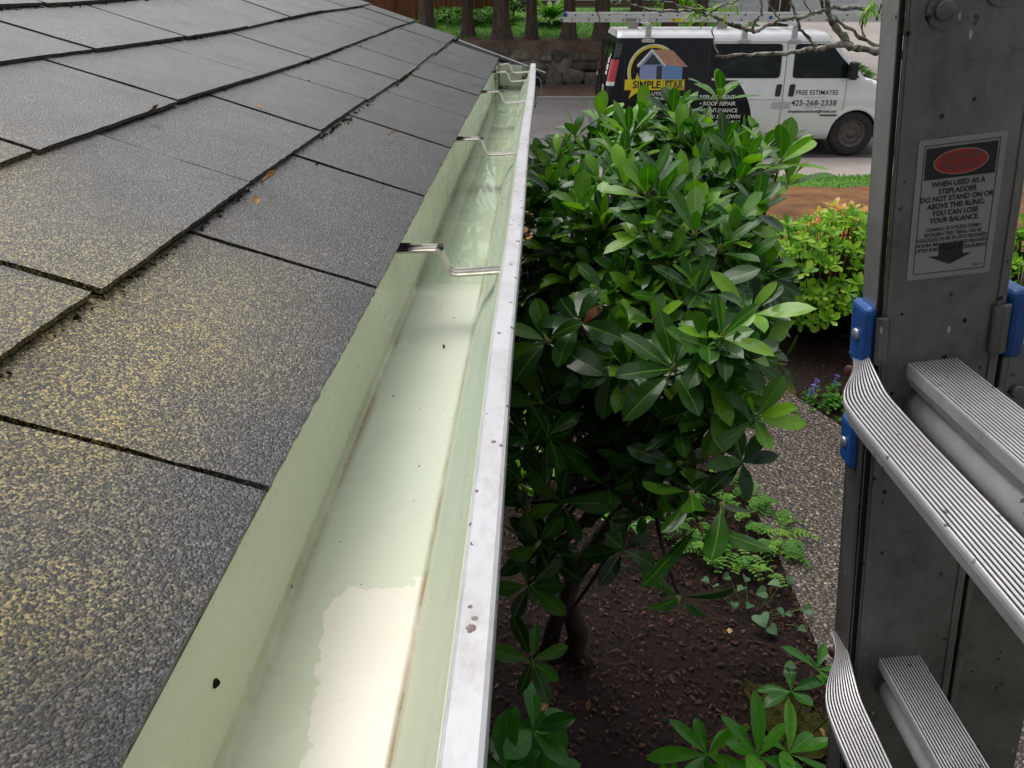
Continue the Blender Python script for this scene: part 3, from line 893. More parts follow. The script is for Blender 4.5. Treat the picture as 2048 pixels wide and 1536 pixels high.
def flared_rung(s0, c1=.45):
    mb = MB(); n = 12
    path = [(-.0065, -.034, .0045, 62, .013, .030), (-.0080, -.020, .0040, 60, .014, .030), (-.0115, -.006, .0020, 50, .017, .030), (-.0175, .010, .0005, 34, .022, .028),
            (-.0235, .028, .0000, 18, .027, .026), (-.0285, .050, .0, 7, .031, .024), (-.0300, .080, .0, 2, .033, .022), (-.0305, .12, .0, 0, .033, .022), (-.0305, .2, 0, 0, .033, .022), (-.0305, c1, 0, 0, .033, .022)]
    # smooth the path
    fine = []
    P = [np.array(p) for p in path]
    for i in range(len(P) - 1):
        p0 = P[max(0, i - 1)]; p1 = P[i]; p2 = P[i + 1]; p3 = P[min(len(P) - 1, i + 2)]
        if i >= 6: p0, p3 = 2 * p1 - p2, 2 * p2 - p1
        for k in range(6):
            u = k / 6
            fine.append(.5 * ((2 * p1) + (p2 - p0) * u + (2 * p0 - 5 * p1 + 4 * p2 - p3) * u * u + (3 * p1 - p0 - 3 * p2 + p3) * u ** 3))
    fine.append(P[-1])
    rows = []; gr = []
    for (b, c, ds, tilt, w, dep) in fine:
        ca, sa = math.cos(R(tilt)), math.sin(R(tilt))
        w = max(w, .011)
        top = ribs(w, n, .0008)
        body = [(w / 2, -.004), (w / 2 - .002, -dep * .55), (w * .2, -dep), (-w * .25, -dep), (-w / 2 + .002, -dep * .6), (-w / 2, -.004)]
        rows.append([(b + x * ca - z * sa * .6, c, s0 + ds + x * sa + z * (ca if z < 0 and False else 1)) for x, z in top + body])
        gr.append([(b + x * ca, c, s0 + ds + x * sa + .0003) for x in (-w / 2 + .001, w / 2 - .001)])
    mb.grid(rows, True)
    mb.ngon(rows[0]); mb.ngon(rows[-1][::-1])
    o = mb.build('flared_rung', MS['tread'], lad)
    g = MB(); g.grid(gr); g.build('grime', MS['groove'], o)
    rv = MB(); rv.disc((-.0128, -.022, s0 - .012), (-1, .45, .1), .0050, .0012, 14, .001)
    rv.build('rivet', MS['rust'], o, smooth=True)
for k in range(8):
    inner_rung(-.13 - .305 * k)
    if k < 7: flared_rung(-.13 - .303 * k)
# blue plastic guide blocks with their rivets, metal clips
def guide(x0, x1, y0, y1, z0, z1, riv):
    mb = MB(); mb.box((x0, y0, z0), (x1, y1, z1))
    o = mb.build('guide_block', MS['blue'], lad, bevel=.0055, seg=3)
    r_ = MB(); r_.disc(riv[0], riv[1], .0048, .001, 16, .0012); r_.build('rivet', MS['rivet'], o, smooth=True)
guide(-.0110, -.0010, -.034, -.002, -.136, -.082, ((-.0113, -.018, -.108), (-1, .1, 0)))
guide(-.0130, -.0040, -.036, -.010, -.230, -.186, ((-.0133, -.024, -.209), (-1, .1, 0)))
guide(W + .0045, W + .020, -.036, .0, -.136, -.080, ((W + .0203, -.02, -.1), (1, .1, 0)))
guide(-.0175, -.0045, .422, .456, -.128, -.071, ((-.0178, .44, -.098), (-1, 0, 0)))
def clip(x, w, tilt):
    mb = MB()
    rows = []
    for s_ in lin(-.1265, -.0885, 6):
        rows.append([(x + w * .5 * math.cos(q), .0012 + .0055 * max(0, math.sin(q)), s_) for q in lin(0, math.pi, 8)])
    mb.grid(rows)
    mb.ngon(rows[0][::-1]); mb.ngon(rows[-1])
    mb.build('clip', MS['rail'], lad)
clip(.0005, .010, 0); clip(W - .003, .013, 0)
# hinge bolts at the top and a bracket plate on the right
mb = MB()
for (x, z) in ((.0227, .1193), (.0590, .1275)):
    mb.tube([(x, 0, z), (x, .0018, z)], .0105, 24)
    mb.disc((x, .0015, z), (0, 1, 0), .0062, .0032, 18, .0012)
mb.build('hinge_bolt', MS['rail'], lad)
mb = MB()
mb.box((W + .024, -.030, -.195), (W + .075, -.026, -.135)); mb.disc((W + .035, -.026, -.178), (0, 1, 0), .006, .003, 16, .001)
mb.build('bracket_plate', MS['rail'], lad, bevel=.002)
# foot pads
for yo in (-.015, .435):
    mb = MB(); mb.box((-.02, yo - .03, LB - .03), (W + .03, yo + .03, LB + .04))
    mb.build('foot_pad', MS['trim'], lad, bevel=.01)
# warning label, lettering in the plane of the web
lab = MB()
lw, lh = .0592, .1005
lx, lz = .0448, -.0115
def onlab(pts, yo): return [(lx + x, yo, lz + z) for x, z in pts]
def rect(x0, z0, x1, z1): return [(x0, z0), (x1, z0), (x1, z1), (x0, z1)]
def rrect(x0, z0, x1, z1, r, n=4):
    o = []
    for cx, cz, a0 in ((x1 - r, z0 + r, -90), (x1 - r, z1 - r, 0), (x0 + r, z1 - r, 90), (x0 + r, z0 + r, 180)):
        for i in range(n + 1): o.append((cx + r * math.cos(R(a0 + 90 * i / n)), cz + r * math.sin(R(a0 + 90 * i / n))))
    return o
lab.ngon(onlab(rrect(-lw / 2, -lh / 2, lw / 2, lh / 2, .002), .0006)[::1])
lab_o = lab.build('warning_label', MS['label'], lad)
lab_o['label'] = 'worn grey warning label with red danger oval and arrow'
ink = MB(); iw, ih = lw / 2 - .0042, lh / 2 - .0042
for q in (rect(-iw, -ih, -iw + .0005, ih), rect(iw - .0005, -ih, iw, ih), rect(-iw, -ih - .0002, iw, -ih + .0003), rect(-iw, ih - .0003, iw, ih + .0002)): ink.ngon(onlab(q, .0008))
ink.ngon(onlab(rect(-iw + .0015, ih - .0235, iw - .0015, ih - .0018), .0009))
ink.ngon(onlab([(0, -ih + .0055), (.0155, -ih + .0125), (.0085, -ih + .0125), (.0085, -ih + .0215), (-.0085, -ih + .0215), (-.0085, -ih + .0125), (-.0155, -ih + .0125)], .0009))
def put(mbx, s_, x, z, size, yo, bold=0, sx=1, align='CENTER'):
    V, Fc = text_polys(s_, size, align, bold, sx)
    mbx.add([(lx + x + a, yo, lz + z + b) for a, b in V], Fc)
zz = ih - .0275
for ln in ('WHEN USED AS A', 'STEPLADDER', 'DO NOT STAND ON OR', 'ABOVE THIS RUNG.', 'YOU CAN LOSE', 'YOUR BALANCE.'):
    put(ink, ln, 0, zz, .0052, .0009, .00016, .86); zz -= .00515
zz -= .0012
for ln in ('CUANDO SE UTILIZA COMO', 'ESCALERA TIPO TIJERA, NO SE', 'COLOQUE DE PIE EN ESTE PELDAÑO', 'NI SUBA MÁS ALLÁ DE ESTE PELDAÑO', 'USTED PUEDE PERDER SU EQUILIBRIO.'):
    put(ink, ln, 0, zz, .0035, .0009, .00008, .84); zz -= .00375
put(ink, 'REV. A', iw - .002, -ih + .003, .0026, .0009, 0, .9, 'RIGHT')
ink.build('label_print', MS['ink'], lab_o)
ov = MB(); ov.ngon(onlab([(.0185 * math.cos(R(i * 10)), ih - .0127 + .0088 * math.sin(R(i * 10))) for i in range(36)], .00105))
ov2 = MB(); ov2.ngon(onlab([(.0178 * math.cos(R(i * 10)), ih - .0127 + .0082 * math.sin(R(i * 10))) for i in range(36)], .0012))
ov.build('oval_border', MS['label'], lab_o); ov_o = ov2.build('danger_oval', MS['labelred'], lab_o)
dg_ = MB(); put(dg_, 'DANGER', 0, ih - .0093, .0068, .00135, .0001, .95); put(dg_, 'PELIGRO', 0, ih - .0160, .0068, .00135, .0001, .95)
dg_.build('danger_lettering', MS['greyink'], lab_o)
for o in lad.children_recursive:
    pass

# ------------------------------------------------------------------ rhododendron
bush = empty('rhododendron_bush', (.25, 2.42, .4), 0, 'tall dark rhododendron with glossy wet leaves between gutter and ladder', 'bush')
BO = Vector((.25, 2.42, .4))
fol, wood, buds = MB(), MB(), MB()
C0 = Vector((.425, 2.00, 2.31)) - BO
RX, RY, RZ = .385, .82, .33
forks = [Vector(p) for p in ((.02, -.02, .55), (.12, -.16, .95), (.02, -.35, 1.1), (.28, -.25, 1.35), (.18, .1, 1.3), (.34, -.5, 1.45), (.05, -.7, 1.5), (.45, -.1, 1.6), (.1, -.2, 1.6), (.3, -.65, 1.7), (.1, -.9, 1.65), (.4, .15, 1.75), (.05, .1, 1.7))]
def curve(a, b, sag, n=7):
    m = (a + b) / 2 + Vector((rnd(-.06, .06), rnd(-.06, .06), sag))
    return [a * (1 - u) ** 2 + m * 2 * u * (1 - u) + b * u * u for u in (i / n for i in range(n + 1))]
wood.tube([(0, 0, -.05), (.035, -.02, .16), (-.02, .01, .33), (.02, -.02, .55), (.10, -.12, .8)], [.055, .042, .038, .034, .028], 10, True, .12)
wood.tube([(-.10, .02, -.05), (-.07, .0, .2), (-.03, -.08, .45), (-.02, -.22, .7), (.02, -.35, .9)], [.04, .034, .03, .026, .02], 9, True, .12)
wood.tube([(.02, -.02, .5), (.15, .0, .7), (.18, .1, 1.0)], [.028, .024, .017], 8, True, .1)
for f in forks[3:]:
    wood.tube(curve(random.choice(forks[:3]), f, .03), [.022 - .0012 * i for i in range(8)], 7, True, .1)
def shoot(tip, ax, n, L, Wd, e0, e1, droop, tint=None, bud=True, nl=7, blunt=.5):
    base = min(forks, key=lambda q: (q - tip).length + rnd(0, .25))
    pts = curve(base, tip, rnd(-.08, .03))
    wood.tube(pts, [.0085 - .0008 * i for i in range(len(pts))], 5)
    ax = Vector(ax).normalized(); u = ax.orthogonal().normalized(); w = ax.cross(u); a0 = rnd(0, 6.28)
    for k in range(n):
        an = a0 + k * 2.39996 + rnd(-.25, .25)
        el = R(e0 + (e1 - e0) * (k / max(1, n - 1)) + rnd(-12, 12))
        h = u * math.cos(an) + w * math.sin(an)
        l = L * rnd(.72, 1.12) * (1 - .22 * k / n)
        leaf(fol, tip + ax * (k * .0015), h * math.cos(el) + ax * math.sin(el), ax, l, Wd * rnd(.85, 1.15) * l / L, droop * rnd(.1, 1.4), rnd(.08, .3), nl, rnd(0, .05),
             None if tint is None else rnd(*tint), .1, blunt)
    if bud and random.random() < .6:
        buds.tube([tip, tip + ax * .012, tip + ax * .028], [.004, .0058, .0008], 6)
def inside(v): return (abs(v.x) ** 2.3 + abs(v.y) ** 2.3 + abs(v.z) ** 2.3) ** (1 / 2.3)
cnt = 0
while cnt < 410:
    v = Vector((random.gauss(0, 1), random.gauss(0, 1), random.gauss(0, 1))).normalized()
    v = v / inside(v)
    if v.z < -.7: continue
    if v.z < .0 and random.random() < .45: continue
    r = rnd(.84, 1.02) if random.random() < .8 else rnd(.5, .84)
    lump = 1 + .07 * math.sin(v.x * 7 + v.y * 5) + .05 * math.sin(v.y * 9 + v.z * 6)
    tip = C0 + Vector((v.x * RX, v.y * RY, v.z * RZ)) * r * lump
    tip.z += .07 * (tip.y - C0.y)
    wp = tip + BO
    if wp.x < .03: continue
    if wp.x > .34 and v.z < -.12: continue
    if wp.x > .56 + .27 * (wp.y - 1.6): continue
    ax = (v * .5 + Vector((0, -.15, .85))).normalized() if v.z > -.2 else (v + Vector((0, -.1, .1))).normalized()
    up_ = v.z > .25
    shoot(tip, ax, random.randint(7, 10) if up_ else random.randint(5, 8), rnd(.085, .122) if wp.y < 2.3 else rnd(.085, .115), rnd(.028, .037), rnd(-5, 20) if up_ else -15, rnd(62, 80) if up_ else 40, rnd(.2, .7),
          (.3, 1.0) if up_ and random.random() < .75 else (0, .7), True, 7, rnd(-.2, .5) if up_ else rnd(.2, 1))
    cnt += 1
# taller shoots that break the outline, and the hanging shoots on the near side
for (x, y, z, n, L, tn) in [(.69, 2.70, 2.68, 10, .14, (.5, 1)), (.42, 2.60, 2.63, 9, .13, (.5, 1)), (.53, 2.50, 2.62, 9, .14, (.5, 1)), (.78, 2.45, 2.56, 9, .15, (.5, 1)),
                            (.20, 2.50, 2.59, 8, .12, (.4, .9)), (.84, 2.35, 2.48, 8, .14, (.5, 1)), (.41, 1.70, 2.54, 10, .165, (.4, .95)), (.56, 1.9, 2.60, 10, .165, (.45, 1)),
                            (.12, 2.2, 2.54, 8, .13, (.4, .9)), (.30, 2.1, 2.60, 9, .135, (.4, .95)), (.60, 2.85, 2.62, 8, .12, (.5, 1)), (.10, 2.65, 2.48, 9, .12, (.4, 1)), (.30, 2.75, 2.6, 8, .12, (.5, 1)), (.16, 1.75, 2.56, 8, .12, (.4, 1)), (.72, 2.1, 2.6, 9, .15, (.5, 1))]:
    shoot(Vector((x, y, z)) - BO, (rnd(-.15, .15), rnd(-.3, 0), 1), n, L, .048, 5, 72, .35, tn, True, 8, .2)
for (x, y, z, ax, n, L, e0, e1) in [(.29, 1.23, 2.42, (-.05, -.45, 1), 9, .15, -5, 30), (.36, 1.40, 2.50, (.1, -.3, 1), 8, .14, 0, 60), (.32, 1.12, 2.24, (.1, -.3, -1), 6, .13, 0, 45),
                                   (.33, 1.08, 2.20, (.3, -.2, -1), 4, .18, 10, 45), (.13, 1.38, 2.45, (-.3, -.4, .5), 7, .12, -10, 40), (.07, 1.35, 2.42, (-.2, -.3, .6), 7, .125, -10, 40),
                                   (.20, 1.36, 2.38, (-.1, -.5, .4), 6, .12, -10, 35), (.42, 1.42, 2.42, (.4, -.4, .2), 7, .13, -10, 40), (.50, 1.60, 2.38, (.5, -.3, -.1), 6, .12, -10, 40),
                                   (.40, 1.40, 2.32, (.2, -.3, -.5), 6, .11, 0, 45), (.11, 1.30, 2.08, (-.2, -.3, .1), 7, .13, -20, 30), (.06, 1.30, 1.98, (-.2, -.3, -.2), 7, .14, -20, 30),
                                   (.04, 1.38, 1.78, (-.1, -.4, .2), 6, .13, -25, 25), (.05, 1.45, 1.45, (.1, -.3, .3), 7, .14, -20, 25), (.31, 1.08, 2.03, (.0, -.3, -.6), 5, .11, -15, 40),
                                   (.20, 1.3, 2.12, (0, -.4, -.3), 6, .14, -10, 40), (.37, 1.10, 2.23, (.2, -.3, -1), 2, .21, 20, 30), (.07, 1.5, 2.2, (-.2, -.3, .3), 7, .12, -20, 30), (.16, 1.5, 2.26, (0, -.4, .2), 7, .12, -20, 30)]:
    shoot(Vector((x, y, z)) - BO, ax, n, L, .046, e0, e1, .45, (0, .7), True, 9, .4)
for (x, y, z) in ((.70, 1.82, 2.14), (.60, 1.72, 2.06), (.60, 1.70, 2.32), (.64, 1.82, 2.38), (.46, 1.50, 2.24), (.70, 1.95, 2.28), (.52, 1.62, 2.18), (.62, 1.9, 2.16)):
    shoot(Vector((x, y, z)) - BO, (rnd(0, .5), rnd(-.5, -.1), rnd(.1, .8)), 8, .115, .036, -20, 50, .5, (0, .6), True, 8, .4)
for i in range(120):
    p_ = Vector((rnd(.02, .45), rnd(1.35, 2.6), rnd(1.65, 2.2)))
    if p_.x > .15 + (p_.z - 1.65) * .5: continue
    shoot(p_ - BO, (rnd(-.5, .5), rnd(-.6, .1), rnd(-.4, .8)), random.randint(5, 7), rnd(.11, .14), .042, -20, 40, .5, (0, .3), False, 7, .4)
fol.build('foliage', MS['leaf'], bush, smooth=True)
wood.build('stems', MS['bark'], bush, smooth=True)
tag(buds.build('buds', MS['bud'], bush, smooth=True), kind='stuff')

# ------------------------------------------------------------------ smaller plants of the garden
def whorl_plant(name, loc, spots, mat, label, cat, n=8, L=.07, W=.03, e0=0, e1=60, droop=.4, stem=.004, group=None, stemmat='stem', tint=None, nl=5, blunt=0, base_r=.12):
    root = empty(name, loc, 0, label, cat, group)
    f, st = MB(), MB()
    for (x, y, z, ax) in spots:
        a_ = Vector(ax).normalized(); u = a_.orthogonal().normalized(); w = a_.cross(u); a0 = rnd(0, 6.28)
        tip = Vector((x, y, z)); nn = n + random.randint(-1, 1)
        for k in range(nn):
            an = a0 + k * 2.39996; el = R(e0 + (e1 - e0) * k / max(1, nn - 1) + rnd(-10, 10))
            h = u * math.cos(an) + w * math.sin(an); l = L * rnd(.7, 1.15)
            leaf(f, tip, h * math.cos(el) + a_ * math.sin(el), a_, l, W * l / L * rnd(.85, 1.15), droop * rnd(.2, 1.3), rnd(.1, .3), nl, rnd(0, .04),
                 None if tint is None else rnd(*tint), .08, blunt)
        b = Vector((x * base_r, y * base_r, 0))
        m = (b + tip) / 2 + Vector((x * .15, y * .15, -.02))
        st.tube([b.lerp(m, u_).lerp(m.lerp(tip, u_), u_) for u_ in (0, .25, .5, .75, 1)], [stem * q for q in (1.6, 1.4, 1.2, 1, .7)], 5)
    f.build('foliage', mat, root, smooth=True); st.build('stems', MS[stemmat], root, smooth=True)
    return root
def mound(n, rx, ry, rz, z0, zmin=-.15):
    o = []
    while len(o) < n:
        v = Vector((random.gauss(0, 1), random.gauss(0, 1), random.gauss(0, 1))).normalized()
        if v.z < zmin: continue
        r = rnd(.82, 1.05) if random.random() < .75 else rnd(.5, .82)
        o.append((v.x * rx * r, v.y * ry * r, z0 + v.z * rz * r, v * .6 + Vector((0, -.1, .7))))
    return o
whorl_plant('azalea_shrub', (2.62, 5.95, .4), mound(420, .85, .68, .66, .32), MS['lime'], 'bright lime green mounded shrub growing behind the path near the ladder', 'shrub', 8, .088, .036, 0, 62, .3, .004, None, 'bark')
whorl_plant('azalea_shrub', (4.15, 5.75, .4), mound(280, .75, .62, .66, .30), MS['lime'], 'lime green shrub glimpsed to the right of the ladder rail', 'shrub', 8, .09, .036, 0, 62, .3, .004, None, 'bark')
whorl_plant('pieris_shrub', (3.08, 6.95, .4), mound(200, .36, .4, .42, .36, -.7), MS['pink'], 'shrub with salmon pink and red young tips behind the lime shrub', 'shrub', 8, .115, .04, 5, 60, .3, .004, None, 'bark', (0, .9))
whorl_plant('pieris_shrub', (2.35, 6.95, .4), mound(120, .4, .4, .36, .28), MS['lime'], 'yellow green shrub left of the pink tipped one', 'shrub', 7, .075, .028, 5, 60, .3, .004, None, 'bark', (.5, 1))
def lowplant(loc, spots, label, **kw): return whorl_plant('young_shrub', loc, spots, MS['shoot'], label, 'young shrub', **kw)
lowplant((.56, 1.27, .4), [(.07, .02, .88, (.1, -.2, 1)), (-.06, -.06, .78, (-.3, -.3, 1)), (.13, -.10, .76, (.3, -.3, .8)), (-.03, .10, .78, (-.2, 0, 1)), (-.10, .0, .72, (-.5, -.2, .8)), (.17, .06, .84, (.4, 0, 1)), (.02, -.14, .70, (0, -.5, .8))],
         'young shrub with long fresh green leaves at the foot of the ladder', n=9, L=.15, W=.040, e0=0, e1=62, droop=.6, tint=(.25, 1), nl=9, blunt=.5, stem=.006)
lowplant((1.02, 1.95, .4), [(.10, .05, .40, (.2, 0, 1)), (.0, .0, .34, (-.3, 0, 1)), (.16, -.06, .36, (.5, -.2, 1))],
         'small dark green shrub beside the mossy bed edge', n=6, L=.16, W=.05, e0=0, e1=50, droop=.6, tint=(0, .5), nl=8, blunt=.4)
lowplant((-.02, 1.72, .4), [(.09, .02, .40, (.3, -.2, 1)), (.02, .05, .30, (-.2, 0, 1)), (.12, -.08, .28, (.3, -.4, .8)), (.0, -.1, .36, (-.2, -.3, 1))],
         'small dark glossy shrub right under the white gutter lip', n=7, L=.17, W=.065, e0=-15, e1=45, droop=.6, tint=(0, .3), nl=8, blunt=.5)
lowplant((.56, 3.28, .4), [(.02, .0, .14, (.1, -.2, 1)), (.06, -.05, .09, (.4, -.3, 1))],
         'tiny seedling with pale green leaves behind the mulch', n=6, L=.13, W=.04, e0=5, e1=55, droop=.4, tint=(.5, 1), nl=7)
for (x, y, lab) in ((.62, 3.95, 'striped green plant seen through the bush stems beside the path'), (.25, 4.35, 'light green plant seen low behind the bush trunk'),
                    (.05, 3.7, 'pale green leaves seen through gaps at the left of the bush'), (.86, 3.85, 'broad lime leaves behind the hanging dark leaf')):
    whorl_plant('hosta_plant', (x, y, .41), [(rnd(-.03, .03), rnd(-.03, .03), .03, (rnd(-.2, .2), -.2, 1)) for _ in range(3)], MS['lime'], lab, 'plant', 7, .24, .10, 20, 72, .8, .004, 'leafy plants behind the bush', 'stem', (.3, 1), 8)
for i, (x, y, lab) in enumerate(((-.1, 5.9 + .6, 'green shrub beyond the path seen behind the trunk'), (.9, 6.6, 'green shrub beyond the path seen through the right of the bush'))):
    whorl_plant('azalea_shrub', (x, y, .4), mound(150, .5, .4, .4, .25), MS['lime'], lab, 'shrub', 7, .075, .03, 0, 60, .3, .004, None, 'bark', (0, .8))
# feathery clump at the path edge
root = empty('feathery_plant', (1.12, 3.32, .41), 0, 'feathery bright green clump spilling over the path edge', 'plant')
f = MB(); st = MB()
for i in range(150):
    an = rnd(0, 6.28); rr = math.sqrt(random.random())
    b = Vector((math.cos(an) * rr * .30, math.sin(an) * rr * .42, 0))
    b.x += (b.y) * -.25
    d = Vector((math.cos(an) * .6 + rnd(-.4, .4), math.sin(an) * .6 + rnd(-.4, .4), rnd(.5, 1.1))).normalized()
    L = rnd(.12, .22); pts = []
    for k in range(8):
        u = k / 7
        pts.append(b + d * L * u + Vector((0, 0, -.10 * u * u * L / .18)) + Vector((0, 0, .03)))
    st.tube(pts, .0012, 4)
    tn = rnd(.2, 1)
    for k in range(2, 8):
        sd = d.cross(Vector((0, 0, 1))).normalized()
        for s_ in (1, -1):
            leaf(f, pts[k], sd * s_ + d * .6, (0, 0, 1), (.045 - .003 * k) * rnd(.8, 1.2), .013, .4, .1, 3, 0, tn)
f.build('foliage', MS['fernleaf'], root, smooth=True); st.build('stems', MS['stem'], root)
# heart-shaped silvery leaves
def heart(mb, p, d, n, r, tint):
    d = Vector(d).normalized(); n = Vector(n).normalized(); sd = d.cross(n).normalized(); n = sd.cross(d)
    rows = []
    out = [(0, 0), (.42, -.22), (.78, -.12), (.95, .22), (.82, .62), (.45, 1.1), (0, 1.5)]
    pts = [p + sd * x * r + d * y * r + n * (abs(x) * .22 - .25 * max(0, y - .5) ** 2) * r for x, y in out]
    ptl = [p - sd * x * r + d * y * r + n * (abs(x) * .22 - .25 * max(0, y - .5) ** 2) * r for x, y in out]
    mid = [p + d * y * r + n * (-.25 * max(0, y - .5) ** 2) * r for x, y in ((0, 0), (0, .1), (0, .25), (0, .5), (0, .85), (0, 1.15), (0, 1.5))]
    mb.ti = tint
    mb.grid([pts, mid]); mb.grid([mid, ptl])
root = empty('heart_leaf_plant', (1.12, 2.62, .41), 0, 'creeping plant with silvery heart shaped leaves at the path edge', 'plant')
f = MB(); st = MB()
for (x, y, z, r) in [(0, -.05, .09, .045), (.03, -.10, .07, .050), (-.10, .02, .10, .036), (-.04, .10, .12, .034), (.06, .08, .11, .036), (.13, .12, .12, .036), (.19, .16, .13, .038), (.24, -.02, .10, .036),
                     (-.15, .13, .10, .032), (.10, -.0, .08, .034), (-.02, .03, .08, .030), (.19, -.10, .06, .026), (-.2, .2, .08, .026), (.16, .0, .05, .026), (.0, .19, .10, .03), (-.08, .2, .1, .028)]:
    p = Vector((x, y, z)); a_ = rnd(-2.2, .8); d = Vector((math.sin(a_), -math.cos(a_), rnd(-.7, .1)))
    heart(f, p, d, (rnd(-.6, .6), rnd(-.6, .3), 1), r * rnd(.6, 1.15), rnd(0, .8))
    st.tube([(x * .4, y * .4 + .03, 0), (x * .8, y * .8 + .02, z * .7), (x, y, z)], [.0022, .0018, .0012], 5)
f.build('foliage', MS['heart'], root, smooth=True); st.build('stems', MS['stem'], root)
# blue-flowered ground plant
root = empty('bugle_plant', (2.26, 4.62, .41), 0, 'low creeping plant with small blue violet flower spikes by the path', 'plant')
f = MB(); fl = MB(); st = MB()
for i in range(60):
    x, y = random.gauss(0, .16), random.gauss(0, .14)
    rosette(f, (x, y, rnd(.02, .06)), (rnd(-.3, .3), rnd(-.3, .3), 1), 6, .05, .028, 0, 55, .4, (0, .8), 4)
for (x, y) in ((-.14, .10), (.02, .16), (-.2, .02), (.16, .05), (.10, -.1)):
    fl = MB(); fl.mi = 1; fl.tube([(x, y, 0), (x, y, .15)], .003, 5); fl.mi = 0
    for k in range(26):
        z = rnd(.08, .17); an = rnd(0, 6.28)
        leaf(fl, (x, y, z), (math.cos(an), math.sin(an), .4), (0, 0, 1), .020, .014, .3, .2, 3)
    fl.build('flower_spike', [MS['petal'], MS['stem']], root)
f.build('foliage', MS['fernleaf'], root, smooth=True)
# moss cushions, an edging stone and fallen leaves
def moss(loc, rx, ry, label, n=900):
    root = tag(empty('moss_cushion', loc), label, 'moss')
    mb = MB()
    for i in range(n):
        an = rnd(0, 6.28); r = math.sqrt(random.random()) * (1 + .25 * math.sin(an * 3 + loc[0] * 9))
        x, y = math.cos(an) * rx * r, math.sin(an) * ry * r
        h = .014 * max(0, 1 - r * r)
        mb.ti = random.random()
        p = Vector((x, y, h)); d = Vector((rnd(-.7, .7), rnd(-.7, .7), 1)).normalized(); s_ = d.orthogonal().normalized()
        L = rnd(.012, .03)
        mb.add([p - s_ * .0022, p + s_ * .0022, p + d * L], [(0, 1, 2)])
    rows = [[(math.cos(2 * math.pi * k / 18) * rx * q, math.sin(2 * math.pi * k / 18) * ry * q, (.014 * (1 - q * q) - .006) * rnd(.6, 1.2)) for k in range(18)] for q in (.01, .4, .7, .9, 1.02)]
    mb.grid(rows[::-1], True)
    o = mb.build('cushion', MS['mossy'], root)
    return root
moss((1.15, 2.22, .415), .17, .30, 'olive moss cushion on the soil by the ladder foot', 1500)
moss((.42, 3.35, .42), .24, .07, 'yellow moss strip at the back of the mulch bed', 700)
moss((1.75, 4.9, .42), .3, .25, 'thin moss patch in the soil beyond the path', 700)
def rock(mb, c, s_, n=3):
    import bmesh
    bm = bmesh.new(); bmesh.ops.create_icosphere(bm, subdivisions=n, radius=1)
    o = len(mb.v); ph = [rnd(0, 6.28) for _ in range(6)]
    V = []
    for v in bm.verts:
        q = v.co
        k = 1 + .10 * math.sin(q.x * 3 + ph[0]) + .09 * math.sin(q.y * 3.3 + ph[1]) + .08 * math.sin(q.z * 4 + ph[2]) + .04 * math.sin(q.x * 8 + q.z * 7 + ph[3])
        q = Vector((math.copysign(abs(q.x) ** .7, q.x), math.copysign(abs(q.y) ** .7, q.y), math.copysign(abs(q.z) ** .7, q.z))) * k
        V.append((c[0] + q.x * s_[0], c[1] + q.y * s_[1], c[2] + q.z * s_[2]))
    mb.ti = random.random()
    mb.add(V, [[v.index for v in f_.verts] for f_ in bm.faces]); bm.free()
mb = MB(); rock(mb, (.62, 3.62, .42), (.17, .07, .055))
tag(mb.build('edging_stone', MS['greystone'], smooth=True), 'flat grey edging stone low behind the hanging leaves', 'stone')
for (x, y, L, tn, lab) in ((.42, 2.95, .075, .3, 'curled brown leaf lying in the middle of the mulch'), (.72, 2.98, .10, .4, 'long brown leaf lying under the hanging shoot'),
                           (.98, 2.55, .06, .9, 'pale narrow leaf fallen next to the silvery hearts'), (1.22, 1.98, .06, .75, 'tan leaf on dark soil near the ladder foot'),
                           (.30, 2.1, .05, .55, 'small tan leaf near the bottom of the mulch'), (.14, 2.15, .09, .2, 'rust brown leaf at the base of the trunk')):
    mb = MB(); leaf(mb, (x, y, .445), (rnd(-1, 1), rnd(-1, .3), .1), (0, .1, 1), L, L * .4, -.5, .5, 8, .12, tn, .1)
    o = mb.build('fallen_leaf', MS['dead'], smooth=True); o.modifiers.new('thick', 'SOLIDIFY').thickness = .001
    tag(o, lab, 'leaf', 'fallen leaves on the mulch')
mb = MB(); leaf(mb, (.135, 1.36, 2.46), (.5, -.4, .3), (-.3, -.5, .8), .075, .034, -.7, .6, 8, .1, .12)
o = mb.build('dead_leaf', MS['dead'], smooth=True); o.modifiers.new('thick', 'SOLIDIFY').thickness = .001
tag(o, 'reddish brown dead leaf caught in the bush near the gutter', 'leaf')

# ------------------------------------------------------------------ van
VX, VY = 1.72, 15.0
van = empty('van', (VX, VY, 0), 0, 'white work van with black lettered tail parked across the road', 'van')
van.scale = (1.021, 1, 1)
VW = 1.0
BELT = 1.36
def ztop(x):
    if x < 3.9: return 2.20 - .03 * max(0, (.5 - x) / .5) ** 2 - .04 * max(0, (x - 3.3) / .6) ** 2
    if x < 4.72: return 2.16 - (2.16 - 1.37) * (x - 3.9) / .82
    return 1.37 - .26 * ((x - 4.72) / .95) ** 1.3
def half(z):
    """half width of the body at height z"""
    P = [(.30, .88), (.36, .95), (.45, .985), (.75, 1.0), (1.0, 1.0), (1.99, .855), (2.06, .82), (2.12, .74), (2.17, .55), (2.2, .0)]
    for (z0, w0), (z1, w1) in zip(P, P[1:]):
        if z <= z1: return w0 + (w1 - w0) * max(0, (z - z0)) / (z1 - z0)
    return 0
def near_y(z): return VW - half(z)         # local y of the near side at height z
